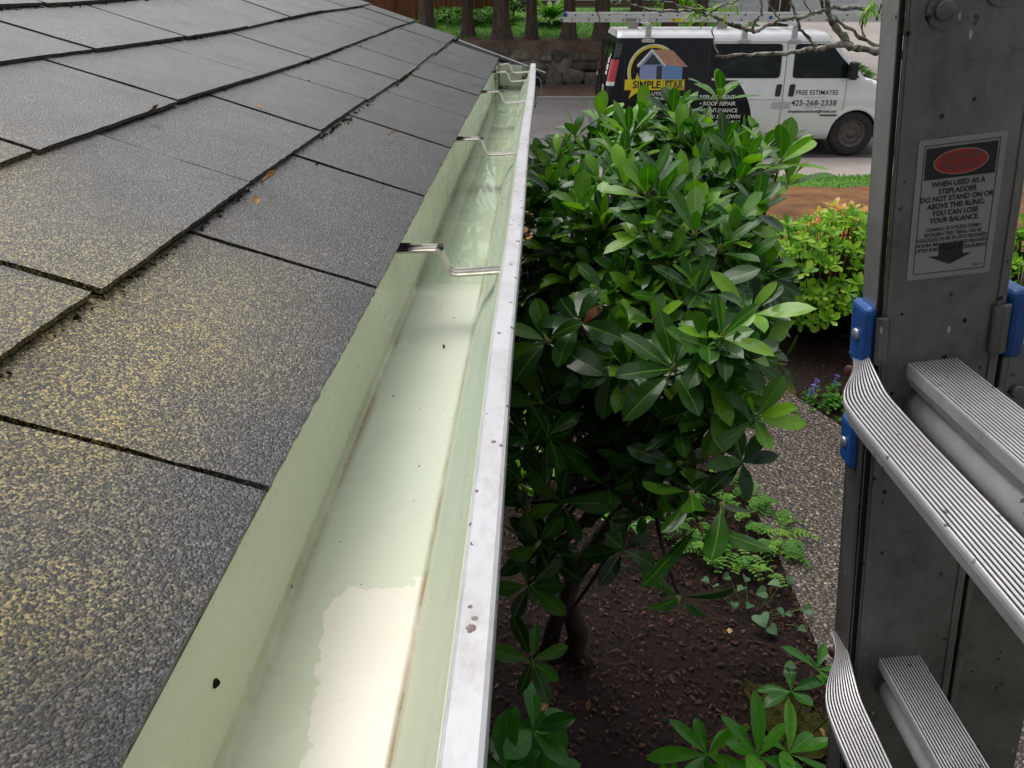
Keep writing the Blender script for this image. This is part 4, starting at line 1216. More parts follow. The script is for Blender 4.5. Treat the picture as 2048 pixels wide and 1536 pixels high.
zs = [.30, .33, .36, .40, .45, .52, .58, .64, .70, .76, .82, .88, .94, 1.0, 1.1, 1.2, 1.3, 1.36, 1.5, 1.65, 1.8, 1.9, 1.985, 2.0, 2.03, 2.06, 2.09, 2.12, 2.15, 2.17, 2.185, 2.195, 2.2]
FA, RA, AZ, AR = 4.60, 1.12, .405, .475
stations = sorted(set([round(q, 3) for q in lin(0, 5.62, 120)] + [.03, .015, 3.9, 4.72]))
mb = MB(); rows = []
def vsec(x):
    zt = ztop(x); row = []
    for sgn in (1, -1):
        seq = zs if sgn == 1 else zs[::-1]
        for z in seq:
            zc = min(z, zt - .012 + .012 * (z - .3) / 1.9)
            if z > zt: zc = zt - .10 * (half(z) / 1.0) ** 2 * (.6 if x > 4.7 else .45) + .0
            w = half(z)
            if z > zt: w = half(min(zt, 2.2)) * (1 - ((z - zt) / (2.21 - zt)) ** 2) if zt < 2.15 else half(z)
            ins = .06 * max(0, 1 - x / .09) ** 2 + .10 * max(0, (x - 5.2) / .42) ** 2
            w = max(0, w - ins * (1 if w > .2 else w / .2))
            xr = x
            if x < 1.2:
                lean = .20 * max(0, (zc - 1.0) / 1.15) ** 1.25 + .03 * max(0, (.7 - zc) / .4)
                xr = x + lean * max(0, 1 - x / 1.2)
            row.append((xr, VW - w * sgn, zc))
    return row
rows = [vsec(x) for x in stations]
mb.grid(rows)
keep = []
for f_ in mb.f:
    c = sum((Vector(mb.v[i]) for i in f_), Vector()) / len(f_)
    if min((c.x - FA) ** 2, (c.x - RA) ** 2) + (c.z - AZ) ** 2 < AR ** 2 and c.z < 1.0 and (c.y < .3 or c.y > 1.7): continue
    keep.append(f_)
mb.f = keep; mb.m = [0] * len(keep); mb.t = [.5] * len(keep)
mb.ngon(rows[0][::-1]); mb.ngon(rows[-1])
mb.mi = 1
mb.box((.1, .15, .31), (5.4, 1.85, .5)); mb.box((.2, .25, .5), (5.2, 1.75, .86))
body = mb.build('body', [MS['van'], MS['trim']], van, smooth=True)
arc = MB()
for ax_ in (FA, RA):
    for yo, s_ in ((.0, 1), (2.0, -1)):
        pr = []
        for a_ in lin(-12, 192, 40):
            ca, sa = math.cos(R(a_)), math.sin(R(a_))
            ring = []
            for rr, dy in ((.435, .05), (.437, -.004), (.452, -.012), (.475, -.012), (.50, -.004), (.545, .004)):
                z = AZ + rr * sa * 1.0
                ring.append((ax_ + rr * ca, (near_y(max(.3, z)) + dy) if s_ == 1 else 2.0 - near_y(max(.3, z)) - dy, z))
            pr.append(ring)
        arc = MB(); arc.grid(pr); arc.build('wheel_arch', MS['van'], van, smooth=True)
def wheel(x, yside):
    tb = MB(); r0 = .405; w = .235; y0 = .015 if yside == 0 else 2 - .015 - w
    prof_ = [(.24, .02), (.30, .0), (.36, .004), (.392, .03), (.405, .06), (.405, w - .06), (.392, w - .03), (.36, w - .004), (.30, w), (.24, w - .02)]
    N = 56
    tb.grid([[(x + r_ * math.cos(2 * math.pi * k / N), y0 + q, AZ + r_ * math.sin(2 * math.pi * k / N)) for k in range(N)] for r_, q in prof_], True)
    wh = empty('wheel'); wh.parent = van
    tb.build('tyre', MS['rubber'], wh, smooth=True)
    rm = MB(); s_ = 1 if yside == 0 else -1
    yb = y0 if yside == 0 else y0 + w
    prof_ = [(.245, .018), (.238, .008), (.225, .012), (.21, .04), (.185, .052), (.165, .035), (.13, .028), (.115, .045), (.07, .045), (.062, .012), (.03, .006), (.0005, .006)]
    rm.grid([[(x + r_ * math.cos(2 * math.pi * k / 40), yb + s_ * q, AZ + r_ * math.sin(2 * math.pi * k / 40)) for k in range(40)] for r_, q in prof_], True)
    rm.mi = 1
    for k in range(8):
        a_ = 2 * math.pi * (k + .5) / 8
        rm.disc((x + .155 * math.cos(a_), yb + s_ * .034, AZ + .155 * math.sin(a_)), (0, -s_, 0), .016, .002, 10)
    rm.build('rim', [MS['rim'], MS['trim']], wh, smooth=True)
for x in (FA, RA):
    for sd in (0, 1): wheel(x, sd)
def side(pts, off=.004): return [(x, near_y(z) - off, z) for x, z in pts]
def round_poly(P, r, n=4):
    out = []; m = len(P)
    for i in range(m):
        p = Vector(P[i]); a_ = Vector(P[i - 1]); b_ = Vector(P[(i + 1) % m])
        da = (a_ - p); db = (b_ - p); k = min(r, da.length * .45, db.length * .45)
        pa = p + da.normalized() * k; pb = p + db.normalized() * k
        for j in range(n + 1):
            u = j / n; out.append(tuple(pa * (1 - u) ** 2 + p * 2 * u * (1 - u) + pb * u * u))
    return out
for nm, P, fr in (('side_window', [(1.84, 1.40), (3.10, 1.40), (3.10, 1.955), (1.84, 1.955)], .035), ('front_window', [(3.36, 1.40), (4.55, 1.40), (4.12, 1.80), (3.98, 1.955), (3.36, 1.955)], .03)):
    fm = MB(); gl = MB()
    o_ = round_poly(P, .07); c = sum((Vector(p) for p in o_), Vector((0, 0))) / len(o_)
    big = [tuple(c + (Vector(p) - c) * 1.035) for p in o_]
    fm.grid([side(big, .001) + side(big[:1], .001), side(big, .006) + side(big[:1], .006), side(o_, .006) + side(o_[:1], .006)])
    gl.ngon(side(o_, .004))
    fo = fm.build(nm, MS['trim'], van); gl.build('pane', MS['glass'], fo)
# seats and a pale jacket behind the cab glass are not modelled: the pane is dark. Quarter-light post and mirror
mb = MB()
for (x0, x1, z0, z1) in ((1.655, 1.665, .45, 1.98), (3.205, 3.215, .42, 1.99), (4.33, 4.338, .50, 1.36), (.16, 1.66, 1.985, 1.993), (1.66, 3.95, 1.990, 1.998), (.32, .327, .5, 1.9), (1.67, 3.2, .42, .428), (.1, 3.2, 1.02, 1.026)):
    n_ = 8
    if x1 - x0 < .05: mb.grid([[(x0, near_y(z) - .0025, z), (x1, near_y(z) - .0025, z)] for z in lin(z0, z1, 24)])
    else: mb.grid([[(x0, near_y(z) - .003, z), (x1, near_y(z) - .003, z)] for z in (z0, z1)])
mb.grid([[(4.33 - .1 * u, near_y(.5 + .3 * u) - .003, 1.36 - .86 * u), (4.336 - .1 * u, near_y(.5) - .003, 1.36 - .86 * u)] for u in (0,)] * 2)
mb.build('door_seams', MS['trim'], van)
mb = MB()
for (x0, x1, z0, z1) in ((1.99, 3.05, .0, .0),): pass
for x in (3.06, 3.30):
    P = round_poly([(x, 1.08), (x + .10, 1.08), (x + .12, 1.29), (x + .02, 1.29)], .035)
    q = MB(); q.grid([side(P, -.002) + side(P[:1], -.002), side(P, .012) + side(P[:1], .012)]); q.ngon(side(P, .012)); q.build('door_handle', MS['trim'], van, bevel=.003)
mb = MB(); mb.box((3.02, near_y(.95) - .004, .87), (3.36, near_y(.95) - .012, .99)); mb.disc((3.24, near_y(.95) - .012, .93), (0, -1, 0), .03, .01, 14); mb.box((3.2, near_y(.9) - .02, .80), (3.225, near_y(.9) - .006, .9))
mb.build('hasp_plate', MS['lip'], van, bevel=.004)
mb = MB(); P = round_poly([(3.93, .735), (4.28, .735), (4.28, .765), (3.93, .765)], .012); mb.grid([side(P, -.001) + side(P[:1], -.001), side(P, .006) + side(P[:1], .006)]); mb.ngon(side(P, .006)); mb.build('name_badge', MS['greyink'], van)
mb = MB(); mb.box((4.30, -.19, 1.38), (4.42, .02, 1.68)); mb.box((4.34, -.02, 1.42), (4.4, .12, 1.5)); mb.build('mirror', MS['trim'], van, bevel=.03, seg=3)
mb = MB()
for s_ in (0,):
    mb.grid([[(x, VW - w, ztop(x) + .012 - .045 * (w / .8) ** 2 * .45) for w in lin(-.74, .74, 10)] for x in (3.97, 4.2, 4.45, 4.66)])
mb.build('windshield', MS['glass'], van, smooth=True)
mb = MB(); mb.box((4.72, .35, 1.375), (4.80, 1.65, 1.40)); mb.tube([(4.62, .32, 1.44), (4.72, .3, 1.42), (4.80, .28, 1.39)], .02, 8); mb.build('wiper_cowl', MS['trim'], van, bevel=.01)
mb = MB(); mb.box((5.60, .12, .42), (5.74, 1.88, .66)); mb.build('front_bumper', MS['greyplastic'], van, bevel=.04, seg=3)
mb = MB(); mb.box((5.58, .25, .72), (5.64, 1.75, .98)); mb.build('grille', MS['trim'], van, bevel=.02)
for y in (.16, 1.56):
    mb = MB(); mb.box((5.57, y, .72), (5.65, y + .28, .92)); mb.build('headlight', MS['white'], van, bevel=.02)
# rear: doors, bumper, lamps
mb = MB(); mb.box((-.13, .06, .40), (.05, 1.94, .60)); mb.box((-.11, .1, .34), (.0, 1.9, .42)); mb.build('rear_bumper', MS['greyplastic'], van, bevel=.035, seg=3)
mb = MB(); mb.box((-.03, .30, .62), (.02, .40, .74)); mb.build('tow_light', MS['white'], van, bevel=.01)
def rear_x(z): return .20 * max(0, (z - 1.0) / 1.15) ** 1.25 + .03 * max(0, (.7 - z) / .4)
for s_ in (0, 1):
    mb = MB(); rows = []
    for z in lin(1.33, 1.70, 8):
        hw = near_y(z); xx = rear_x(z)
        pr_ = [(xx - .012, hw + .13), (xx - .014, hw + .075), (xx + .0, hw + .035), (xx + .035, hw + .004), (xx + .085, hw - .010), (xx + .12, hw - .006)]
        rows.append([(px_, py_ if s_ == 0 else 2 - py_, z) for px_, py_ in pr_])
    mb.grid(rows if s_ == 0 else [r_[::-1] for r_ in rows])
    mb.mi = 1
    rows = []
    for z in lin(1.26, 1.33, 3):
        hw = near_y(z); xx = rear_x(z)
        rows.append([(px_, py_ if s_ == 0 else 2 - py_, z) for px_, py_ in [(xx - .012, hw + .13), (xx - .014, hw + .075), (xx + .0, hw + .035), (xx + .035, hw + .004), (xx + .085, hw - .010), (xx + .12, hw - .006)]])
    mb.grid(rows if s_ == 0 else [r_[::-1] for r_ in rows])
    mb.build('tail_light', [MS['redlens'], MS['white']], van)
mb = MB()
for k in range(7):
    z = 1.75 + .032 * k; mb.box((rear_x(z) + .02, near_y(z) - .004, z), (rear_x(z) + .12, near_y(z) + .03, z + .018))
mb.build('vent_louvres', MS['greyplastic'], van)
def rear(pts): return [(rear_x(z) - .012, y, z) for y, z in pts]
for (y0, y1) in ((.20, .94), (1.06, 1.80)):
    P = round_poly([(y0, 1.40), (y1, 1.40), (y1, 1.95), (y0, 1.95)], .06)
    mb = MB(); mb.ngon(rear([(y, z) for y, z in P])[::-1]); mb.build('rear_window', MS['glass'], van)
mb = MB(); mb.box((-.004, .985, .62), (.03, 1.0, 2.0)); mb.box((-.012, 1.02, 1.05), (.02, 1.12, 1.15)); mb.build('rear_door_latch', MS['trim'], van)
dec = MB(); dec.ngon([(rear_x(1.08) - .016, .42 + .17 * math.cos(R(a_)), 1.08 + .17 * math.sin(R(a_))) for a_ in range(0, 360, 12)][::-1]); dec.build('round_sticker', MS['white'], van)
dec = MB(); dec.ngon([(rear_x(1.08) - .019, .42 + .13 * math.cos(R(a_)), 1.08 + .13 * math.sin(R(a_))) for a_ in range(0, 360, 12)][::-1]); dec.build('sticker_ring', MS['ink'], van)
dec = MB(); dec.ngon([(rear_x(1.08) - .022, .42 + .10 * math.cos(R(a_)), 1.08 + .10 * math.sin(R(a_))) for a_ in range(0, 360, 12)][::-1]); dec.build('sticker_center', MS['yellow'], van)
dec = MB()
for (y, z, w, h) in ((.36, 1.70, .10, .08), (.44, 1.62, .22, .09), (.44, 1.50, .26, .10), (.44, 1.42, .24, .06)):
    dec.ngon(rear([(y - w / 2, z), (y + w / 2, z), (y + w / 2, z + h), (y - w / 2, z + h)])[::-1])
for o_ in [dec]:
    o_.v = [(p[0] - .008, p[1], p[2]) for p in o_.v]
dec.build('rear_sticker', MS['white'], van)
def van_text(name, items, mat, off=.008, parent=None):
    mbx = MB()
    for (s_, x, z, size, sx, al, sh, bold) in items:
        V, Fc = text_polys(s_, size, al, bold, sx, sh)
        mbx.add([(x + a_, near_y(z + b_) - off, z + b_) for a_, b_ in V], Fc)
    return mbx.build(name, mat, parent or van)
def L_(px, py): return px, py
# logo: ring, little house, star and name bar
ring = MB(); lx0, lz0, lr = .84, 1.50, .46
def circ(cx, cz, r_, a0=0, a1=360, n=48): return [(cx + r_ * math.cos(R(a_)), cz + r_ * math.sin(R(a_))) for a_ in lin(a0, a1, n)]
ring.grid([side(circ(lx0, lz0, lr, -20, 215), .007), side(circ(lx0, lz0, lr - .022, -20, 215), .007)]); ring.build('logo_ring', MS['white'], van)
ring = MB(); ring.grid([side(circ(lx0, lz0, lr - .022, -20, 215), .0075), side(circ(lx0, lz0, lr - .062, -20, 215), .0075)]); ring.build('logo_ring', MS['yellow'], van)
def poly_part(name, P, mat, off):
    m_ = MB(); m_.ngon(side(P, off)); m_.build(name, mat, van)
poly_part('logo_house', [(.60, 1.36), (1.02, 1.36), (1.02, 1.62), (.82, 1.84), (.60, 1.60)], MS['lilac'], .011)
poly_part('logo_house', [(1.02, 1.36), (1.36, 1.36), (1.36, 1.60), (1.02, 1.62)], MS['sky_blue'], .011)
poly_part('logo_gable', [(.66, 1.62), (.98, 1.62), (.82, 1.80)], MS['dkwin'], .013)
poly_part('logo_door', [(.90, 1.36), (1.0, 1.36), (1.0, 1.60), (.90, 1.60)], MS['dkwin'], .013)
poly_part('logo_roof', [(.78, 1.87), (1.16, 1.86), (1.46, 1.58), (1.06, 1.61)], MS['roofpink'], .014)
poly_part('logo_eave', [(.54, 1.61), (.57, 1.57), (.80, 1.83), (1.04, 1.585), (1.06, 1.61), (.80, 1.885)], MS['white'], .015)
poly_part('logo_bar', [(.34, 1.19), (1.42, 1.19), (1.42, 1.37), (.34, 1.37)], MS['yellow'], .016)
st_ = MB(); cx, cz, ro, ri = .56, 1.24, .24, .095
st_.add([(cx, near_y(cz) - .018, cz)] + side([(cx + (ro if k % 2 == 0 else ri) * math.sin(k * math.pi / 5), cz + (ro if k % 2 == 0 else ri) * math.cos(k * math.pi / 5)) for k in range(10)], .018), [(0, 1 + (k + 1) % 10, 1 + k) for k in range(10)])
st_.build('logo_star', MS['yellow'], van)
van_text('logo_name', [('SIMPLE', .735, 1.278, .175, .96, 'CENTER', 0, .004)], MS['ink'], .021)
poly_part('logo_panel', [(1.03, 1.20), (1.415, 1.20), (1.415, 1.36), (1.03, 1.36)], MS['ink'], .0185)
poly_part('logo_panel', [(1.037, 1.207), (1.408, 1.207), (1.408, 1.353), (1.037, 1.353)], MS['yellow'], .0195)
van_text('logo_name', [('STAR', 1.222, 1.278, .17, .80, 'CENTER', 0, .008)], MS['ink'], .0215)
van_text('logo_name', [('STAR', 1.222, 1.278, .17, .80, 'CENTER', 0, -.006)], MS['yellow'], .024)
van_text('logo_tagline', [('SOLUTIONS', .66, 1.125, .085, 1.1, 'LEFT', .15, .001), ('ROOFING SERVICES', .68, 1.045, .065, 1.0, 'LEFT', .15, .001)], MS['white'], .012)
ts = .098
for item in [('\u2022 ROOF REPLACEMENT', 1.36, 1.065, ts, .98, 'LEFT', 0, .002), ('\u2022 ROOF REPAIR', 1.72, .955, ts, .98, 'LEFT', 0, .002), ('MAINTENANCE', 1.76, .835, ts, .96, 'LEFT', 0, .002),
                          ('TORCH DOWN', 1.80, .725, ts, .98, 'LEFT', 0, .002), ('\u2022 TPO', 1.86, .615, ts, .98, 'LEFT', 0, .002), ('\u2022 PVC', 2.26, .615, ts, .98, 'LEFT', 0, .002),
                          ('\u2022 ROOF CLEAN UP', 1.78, .51, ts * .95, .92, 'LEFT', 0, .002), ('GUTTER CLEANING', 1.62, .415, ts * .9, .92, 'LEFT', 0, .002)]:
    van_text('service_line', [item], MS['white'], .006)
for item in [('FREE ESTIMATES', 3.82, 1.145, .112, .96, 'CENTER', 0, .001), ('425-268-2338', 3.79, .965, .138, 1.06, 'CENTER', 0, .001),
                            ('simplestarsolutions@gmail.com', 3.78, .82, .072, .96, 'CENTER', .2, .0015)]:
    van_text('door_lettering', [item], MS['ink'], .006)
dots = MB()
for zz_ in (1.065, .888):
    for k in range(10): dots.ngon(side(circ(3.62 + .042 * k, zz_, .009, 0, 360, 8), .006))
dots.build('dotted_rule', MS['greyink'], van)
# roof rack
for x in (.72, 2.42, 3.30):
    rk = MB()
    rk.box((x - .02, .10, 2.26), (x + .02, 1.90, 2.30))
    for y in (.17, 1.83):
        s_ = 1 if y < 1 else -1
        rk.box((x - .05, y - .02, 2.03), (x + .05, y + .02, 2.26)); rk.box((x - .11, y - .045 * s_ - .025, 1.985), (x + .11, y - .045 * s_ + .025, 2.035))
        rk.box((x - .025, y - .02, 2.26), (x + .025, y + .02, 2.47 if (y < 1 and x < 1) else 2.33))
    rk.build('roof_rack', MS['lip'], van, bevel=.006)
for x in (.50, 2.10):
    rk = MB(); rk.box((x - .09, .55, 2.19), (x + .09, .60, 2.31)); rk.build('rack_block', MS['concrete'], van)

# extension ladder on the rack
el = empty('extension_ladder', (.92, VY + .28, 2.31), 0, 'long aluminium extension ladder lying on the roof rack of the van', 'ladder')
LL = 6.6
for (z0, x0, x1) in ((.0, .0, LL - .5), (.078, .06, LL)):
    for y in (.0, .42):
        mb = MB(); mb.box((x0, y, z0), (x1, y + .006, z0 + .07)); s_ = 1 if y == 0 else -1
        for zz_ in (z0, z0 + .066): mb.box((x0, y - .008, zz_), (x1, y + .028, zz_ + .005))
        mb.build('rail', MS['ladderalu'], el)
    for k in range(int((x1 - x0) / .305)):
        x = x0 + .16 + .305 * k
        mb = MB(); mb.tube([(x, -.004, z0 + .035), (x, .43, z0 + .035)], .016, 10); mb.build('rung', MS['ladderalu'], el)
        mb = MB(); mb.disc((x, -.004, z0 + .035), (0, -1, 0), .014, .002, 12); mb.build('rung_end', MS['groove'], el)
mb = MB(); mb.box((.0, -.015, .085), (.075, .015, .155)); mb.build('end_cap', MS['blue'], el, bevel=.01)
mb = MB(); mb.box((3.70, -.012, .05), (3.76, .0, .10)); mb.build('pulley_bracket', MS['blue'], el, bevel=.006)
mb = MB(); mb.tube([(-.05, 0, .01), (.0, 0, .05), (-.02, .2, .05), (.0, .43, .05), (-.05, .43, .01)], .014, 6); mb.build('foot_shoe', MS['greyplastic'], el)
for (x, w_, m_) in ((1.12, .2, 'label'), (1.95, .24, 'yellow'), (2.3, .16, 'white')):
    mb = MB(); mb.box((x, -.0035, .008), (x + w_, -.0005, .060)); mb.build('label', MS[m_], el)
tie = MB(); tie.tube([(.60, -.03, .17), (.66, -.04, .05), (.63, -.03, -.05), (.58, -.04, -.22), (.62, -.03, -.30)], .008, 6)
tie.build('tie_rope', MS['trim'], el)

# ------------------------------------------------------------------ across the road: rockery, lawn, trunks, fence, houses
root = empty('rock_wall', (0, 26.2, 0), 0, 'mossy dry boulder retaining wall below the tree trunks', 'rock wall')
mb = MB()
for row, (z, h, d) in enumerate(((.18, .26, 0), (.52, .25, .04), (.80, .17, .06))):
    x = -8 + rnd(0, .5)
    while x < 8.6:
        w = rnd(.24, .56) if row < 2 else rnd(.18, .42)
        rock(mb, (x + w, rnd(-.05, .08) + d, z + rnd(-.05, .05)), (w * .97, .34, h * rnd(.85, 1.1)), 3); x += w * 1.75
mb.mi = 1
mb.box((-8, .25, 0), (8.6, .5, 1.1))
o_ = mb.build('boulders', [MS['stone'], MS['soil']], root, smooth=True)
mb = MB(); rows = []
for y, z in ((26.03, .48), (26.08, .72), (26.13, .98), (26.18, 1.16), (26.35, 1.24), (26.65, 1.245), (27.1, 1.27)):
    rows.append([(x, y + rnd(-.03, .03), z + rnd(-.05, .05)) for x in lin(-9, 8.8, 150)])
mb.grid(rows)
tag(mb.build('bank_soil', MS['shoulder'], smooth=True), kind='structure')
# grass blades on the lawn and verge
mb = MB()
for i in range(16000):
    if i < 12000: x, y = rnd(-6, 9.3), 26.9 + 7 * random.random() ** 1.4
    else: x, y = rnd(-1, 6.5), rnd(11.72, 13.32)
    h = rnd(.05, .14) if i < 12000 else rnd(.02, .05)
    p = Vector((x, y, gz(x, y) + .01)); d = Vector((rnd(-.5, .5), rnd(-.5, .5), 1)) * h; s_ = Vector((rnd(-1, 1), rnd(-1, 1), 0)).normalized() * .012
    mb.ti = random.random(); mb.add([p - s_, p + s_, p + d], [(0, 1, 2)])
tag(mb.build('grass', MS['blade']), 'short green grass of the lawn and verge', 'grass', kind='stuff')
def conifer(x, y, r, lab, lean=0, flare=1.7):
    root = empty('conifer_tree', (x, y, gz(x, y) - .1), 0, lab, 'tree', 'row of trunks above the rock wall')
    mb = MB(); N = 20; rows = []
    ph = rnd(0, 6.28)
    for z in (-.5, -.2, 0, .15, .3, .5, .75, 1.1, 1.6, 2.4, 4, 6, 9, 12):
        f_ = 1 + (flare - 1) * math.exp(-max(0, z) / .35) - .03 * z
        rows.append([(lean * z + math.cos(2 * math.pi * k / N) * r * f_ * (1 + (.12 * math.exp(-z / .5) + .04) * math.sin(k * 2 * math.pi / N * 5 + ph) + rnd(-.03, .03)),
                      math.sin(2 * math.pi * k / N) * r * f_ * (1 + (.12 * math.exp(-z / .5) + .04) * math.sin(k * 2 * math.pi / N * 5 + ph)), z) for k in range(N)])
    mb.grid(rows, True); mb.build('trunk', MS['cedar'], root, smooth=True)
    cr = MB(); n_b = 46
    for i in range(n_b):
        z = rnd(3.2, 12.2); an = rnd(0, 6.28); L = (13.2 - z) * .22 + .5
        d = Vector((math.cos(an), math.sin(an), -.15))
        for k in range(7):
            q = Vector((lean * z, 0, z)) + d * L * (k + 1) / 7
            for s_ in (-1, 1):
                leaf(cr, q, d * .5 + Vector((-d.y, d.x, 0)) * s_ * .8 + Vector((0, 0, -.25)), (0, 0, 1), L * .42 * rnd(.7, 1.2), .16, .5, .1, 3, 0)
    cr.build('crown', MS['needle'], root)
tr = [(-2.75, 27.4, .22, 'leftmost dark trunk beyond the roof edge before the red fence'), (-1.45, 27.6, .16, 'thin trunk standing left of the wide leaning trunk'), (-.35, 27.0, .24, 'wide trunk with flared base just beyond the gutter end'),
      (.62, 27.0, .17, 'straight trunk left of the sword fern'), (1.82, 27.0, .18, 'trunk rising behind the end of the roof ladder'), (2.85, 27.0, .235, 'thick trunk left of the van roof'),
      (3.95, 27.2, .19, 'trunk behind the near post of the roof rack'), (5.05, 27.2, .22, 'trunk behind the middle of the roof ladder'), (6.05, 27.3, .19, 'trunk right of the middle of the roof ladder'), (8.4, 27.4, .16, 'thin trunk before the white garage, left one'), (9.15, 28.6, .17, 'thin trunk before the white garage, right one')]
for (x, y, r, lab) in tr: conifer(x, y, r, lab, rnd(-.01, .01), rnd(1.5, 2.1))
# fence of upright boards, back left
fr = empty('wooden_fence', (-4.45, 31.3, 1.58), 0, 'red brown upright board fence at the back of the lawn', 'fence')
mb = MB(); x = -4
while x < 4.0:
    mb.ti = random.random(); mb.box((x, rnd(0, .02), .0), (x + .18, .04, 1.75)); x += .186
mb.build('boards', MS['fence'], fr)
mb = MB()
for z in (.35, 1.4): mb.box((-4, .05, z), (4, .09, z + .09))
mb.build('fence_rail', MS['fence'], fr)
for x in (-4, -1.6, .8, 3.2):
    mb = MB(); mb.box((x, .09, -.3), (x + .1, .19, 1.8)); mb.build('fence_post', MS['fence'], fr)
# house with lap siding
hs_ = empty('far_house', (4.6, 38.5, 1.7), 0, 'pinkish lap sided house behind the lawn', 'house')
mb = MB()
for k in range(20):
    z = -.2 + .18 * k; mb.ti = random.random()
    mb.add([(-3.5, -.02, z), (3.2, -.02, z), (3.2, 0, z + .185), (-3.5, 0, z + .185)], [(0, 1, 2, 3)])
mb.box((-3.5, .01, -.3), (3.2, 6, 3.4)); mb.build('wall', MS['siding'], hs_)
mb = MB(); mb.add([(-4, -.6, 3.3), (3.7, -.6, 3.3), (3.7, 3, 5), (-4, 3, 5), (-4, 6.6, 3.3), (3.7, 6.6, 3.3)], [(0, 1, 2, 3), (3, 2, 5, 4)]); mb.build('roof', MS['felt'], hs_)
mb = MB(); mb.box((-3.5, -.08, .36), (3.2, -.03, .50)); mb.build('trim_board', MS['whitewall'], hs_)
ga = empty('garage', (11.4, 37.2, 1.5), 0, 'white garage at the top of the driveway', 'garage')
mb = MB(); mb.box((-3.4, 0, -.3), (5, 6, 2.9)); mb.build('wall', MS['whitewall'], ga)
mb = MB(); mb.add([(-3.8, -.5, 2.85), (5.4, -.5, 2.85), (5.4, 3, 4.4), (-3.8, 3, 4.4), (-3.8, 6.5, 2.85), (5.4, 6.5, 2.85)], [(0, 1, 2, 3), (3, 2, 5, 4)]); mb.build('roof', MS['felt'], ga)
for x in (-2.9, .6):
    mb = MB()
    for k in range(4):
        for j in range(4): mb.box((x + .72 * j + .03, -.06, .02 + .54 * k), (x + .72 * j + .69, -.03, .51 + .54 * k))
    mb.box((x, -.035, 0), (x + 2.9, -.004, 2.2)); mb.build('garage_door', MS['white'], ga, bevel=.01)
# sword fern
root = empty('sword_fern', (1.35, 30.2, gz(1.35, 30.2)), 0, 'bright green sword fern on the lawn between two trunks', 'fern')
f = MB()
for i in range(46):
    an = rnd(0, 6.28); el_ = R(rnd(25, 75)); L = rnd(1.0, 1.5)
    d = Vector((math.cos(an) * math.cos(el_), math.sin(an) * math.cos(el_), math.sin(el_)))
    leaf(f, (0, 0, .05), d, (0, 0, 1), L, .17, rnd(.8, 1.5), .12, 9, .03, rnd(.3, 1))
for i in range(20):
    an = rnd(0, 6.28); leaf(f, (0, 0, .05), (math.cos(an), math.sin(an), .15), (0, 0, 1), .6, .15, .5, .12, 7, .03, 0)
f.build('fronds', MS['fernleaf'], root, smooth=True)
# flowering and green shrubs along the far side
def farshrub(name, loc, rx, rz, mat, lab, n=160, L=.16, extra=None, group=None):
    root = empty(name, (loc[0], loc[1], gz(loc[0], loc[1])), 0, lab, 'shrub', group); f = MB(); st = MB()
    for (x, y, z, ax) in mound(n, rx, rx, rz, rz * .45): rosette(f, (x, y, z), ax, 6, L, L * .4, 0, 60, .3, None, 3)
    st.tube([(0, 0, -.05), (0, 0, rz * .6)], [.05, .03], 6)
    f.build('foliage', mat, root, smooth=True); st.build('stem', MS['bark'], root)
    if extra:
        q = MB()
        for (x, y, z) in extra:
            for k in range(16): leaf(q, (x + rnd(-.06, .06), y, z + rnd(-.06, .06)), (rnd(-1, 1), rnd(-1, 1), rnd(0, 1)), (0, 0, 1), .10, .08, .3, .2, 3)
        q.build('blossom', MS['redpetal'], root)
farshrub('hedge_shrub', (-2.2, 30.3), 1.1, .34, MS['fernleaf'], 'low green hedge bush in front of the red fence, left one', 260, .16)
farshrub('hedge_shrub', (-.75, 30.4), .9, .34, MS['fernleaf'], 'low green hedge bush before the fence behind the wide trunk', 240, .16)
farshrub('hedge_shrub', (.05, 31.6), .6, .8, MS['leaf'], 'dark green shrub at the right end of the fence', 200, .16)
farshrub('rhododendron_shrub', (4.75, 33.0), 1.0, 1.2, MS['leaf'], 'red flowering shrub behind the roof ladder', 220, .18, [(-.55, -.9, .95), (-.1, -1.0, 1.25), (.2, -1.0, 1.1), (-.3, -1.0, .7)])
farshrub('conifer_shrub', (6.4, 31.5), 1.1, 1.2, MS['lime'], 'light green shrub seen through the overhanging branches', 240, .18)
farshrub('driveway_shrub', (9.35, 22.3), .55, .62, MS['fernleaf'], 'bright green shrub seen above the van bonnet', 200, .14)
farshrub('driveway_shrub', (8.95, 25.3), .6, .8, MS['fernleaf'], 'green shrub by the driveway behind the windshield', 180, .15)
mb = MB(); rock(mb, (0, 0, .22), (.36, .3, .3)); o_ = mb.build('boulder', MS['stone'], smooth=True); o_.location = (9.1, 23.6, 0); tag(o_, 'grey boulder at the foot of the driveway', 'boulder')

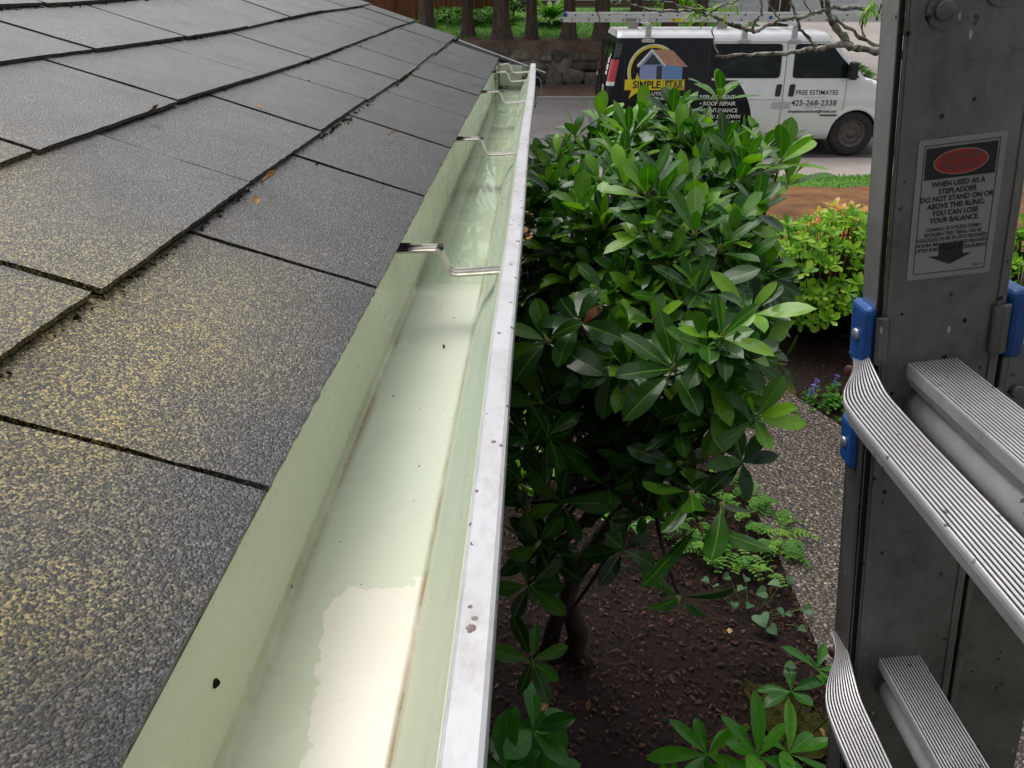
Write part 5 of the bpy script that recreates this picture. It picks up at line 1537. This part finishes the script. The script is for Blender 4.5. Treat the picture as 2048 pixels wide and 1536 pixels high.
# ------------------------------------------------------------------ small maple whose bare branches cross the view
TR = Vector((2.75, 5.15, .4))
mp = empty('maple_tree', TR, 0, 'small tree with lichen covered bare branches reaching in front of the van', 'tree')
tr_ = MB(); br = MB(); lf = MB()
def at(px, py, Y):
    p_ = R(28); r_, u_, w_ = px - 1024, 768 - py, 1536
    d = Vector((r_, w_ * math.cos(p_) + u_ * math.sin(p_), -w_ * math.sin(p_) + u_ * math.cos(p_))); return Vector((0, 0, H)) + d * (Y / d.y) - TR
tr_.tube([(0, 0, -.05), (.03, .02, .6), (-.02, .03, 1.3), (.0, .0, 1.9), at(1810, 108, 5.0)], [.085, .07, .06, .05, .03], 12, True, .08)
tr_.build('trunk', MS['lichen'], mp, smooth=True)
def limb(pix, r0, r1, Y0=5.0, Y1=4.7):
    P = []
    for i in range(len(pix) - 1):
        for k in range(4):
            u = k / 4; a_ = Vector(pix[i]).lerp(Vector(pix[i + 1]), u)
            P.append((a_.x + rnd(-2.5, 2.5), a_.y + rnd(-2.5, 2.5)))
    P.append(pix[-1]); n_ = len(P)
    pts = [at(x, y, Y0 + (Y1 - Y0) * i / n_ + rnd(-.01, .01)) for i, (x, y) in enumerate(P)]
    rad = [.86 * (r0 + (r1 - r0) * i / n_) * (1 + .18 * math.sin(i * 1.7)) for i in range(n_)]
    br.tube(pts, rad, 8, True, .15)
limb([(1830, 108), (1762, 102), (1715, 98), (1685, 90), (1640, 96), (1610, 102), (1560, 108), (1500, 109), (1432, 113)], .026, .009)
limb([(1700, 95), (1690, 78), (1670, 55), (1662, 40), (1655, 20), (1650, -30)], .026, .014)
limb([(1762, 100), (1728, 78), (1700, 58), (1672, 40), (1650, 22), (1640, 0), (1632, -30)], .013, .008)
limb([(1728, 78), (1722, 52), (1732, 25), (1745, -5)], .008, .004)
limb([(1745, 18), (1700, 16), (1662, 14), (1640, 22), (1600, 35), (1560, 40), (1525, 55), (1508, 64), (1490, 58), (1462, 45)], .015, .010, 4.9, 4.5)
limb([(1632, 95), (1620, 78), (1600, 58), (1594, 30), (1582, 5), (1575, -20)], .011, .007, 4.9, 4.6)
limb([(1508, 64), (1470, 52), (1440, 38), (1410, 28), (1380, 20), (1330, 22), (1290, 18), (1262, 8), (1245, -8)], .011, .006, 4.6, 4.2)
limb([(1500, 60), (1512, 42), (1524, 24), (1522, 5), (1516, -12)], .009, .007, 4.6, 4.5)
limb([(1440, 38), (1424, 62), (1428, 85), (1436, 112)], .005, .003, 4.5, 4.4)
limb([(1410, 26), (1360, 12), (1330, 2), (1310, -12)], .007, .004, 4.4, 4.2)
limb([(1420, 22), (1455, 8), (1500, -4)], .006, .004, 4.4, 4.3)
limb([(1560, 40), (1545, 22), (1536, 0)], .006, .003, 4.6, 4.4)
limb([(1640, 22), (1622, 24), (1612, 10), (1606, -10)], .005, .003, 4.6, 4.4)
limb([(1752, 40), (1758, 25), (1766, 5)], .009, .007, 4.7, 4.6)
br.build('branches', MS['lichen'], mp, smooth=True)
for (px, py, Y, n_) in ((1748, 8, 4.6, 12), (1740, 20, 4.6, 8), (1420, 28, 4.4, 9), (1400, 18, 4.4, 8), (1445, 14, 4.4, 7), (1380, 32, 4.4, 6), (1470, 6, 4.4, 6)):
    c = at(px, py, Y)
    for k in range(n_):
        leaf(lf, c + Vector((rnd(-.03, .03), rnd(-.03, .03), rnd(-.02, .03))), (rnd(-1, 1), rnd(-.6, .4), rnd(-.9, .2)), (0, -.2, 1), rnd(.05, .09), .014, .3, .15, 5, 0, rnd(.3, 1))
lf.build('foliage', MS['lime'], mp, smooth=True)
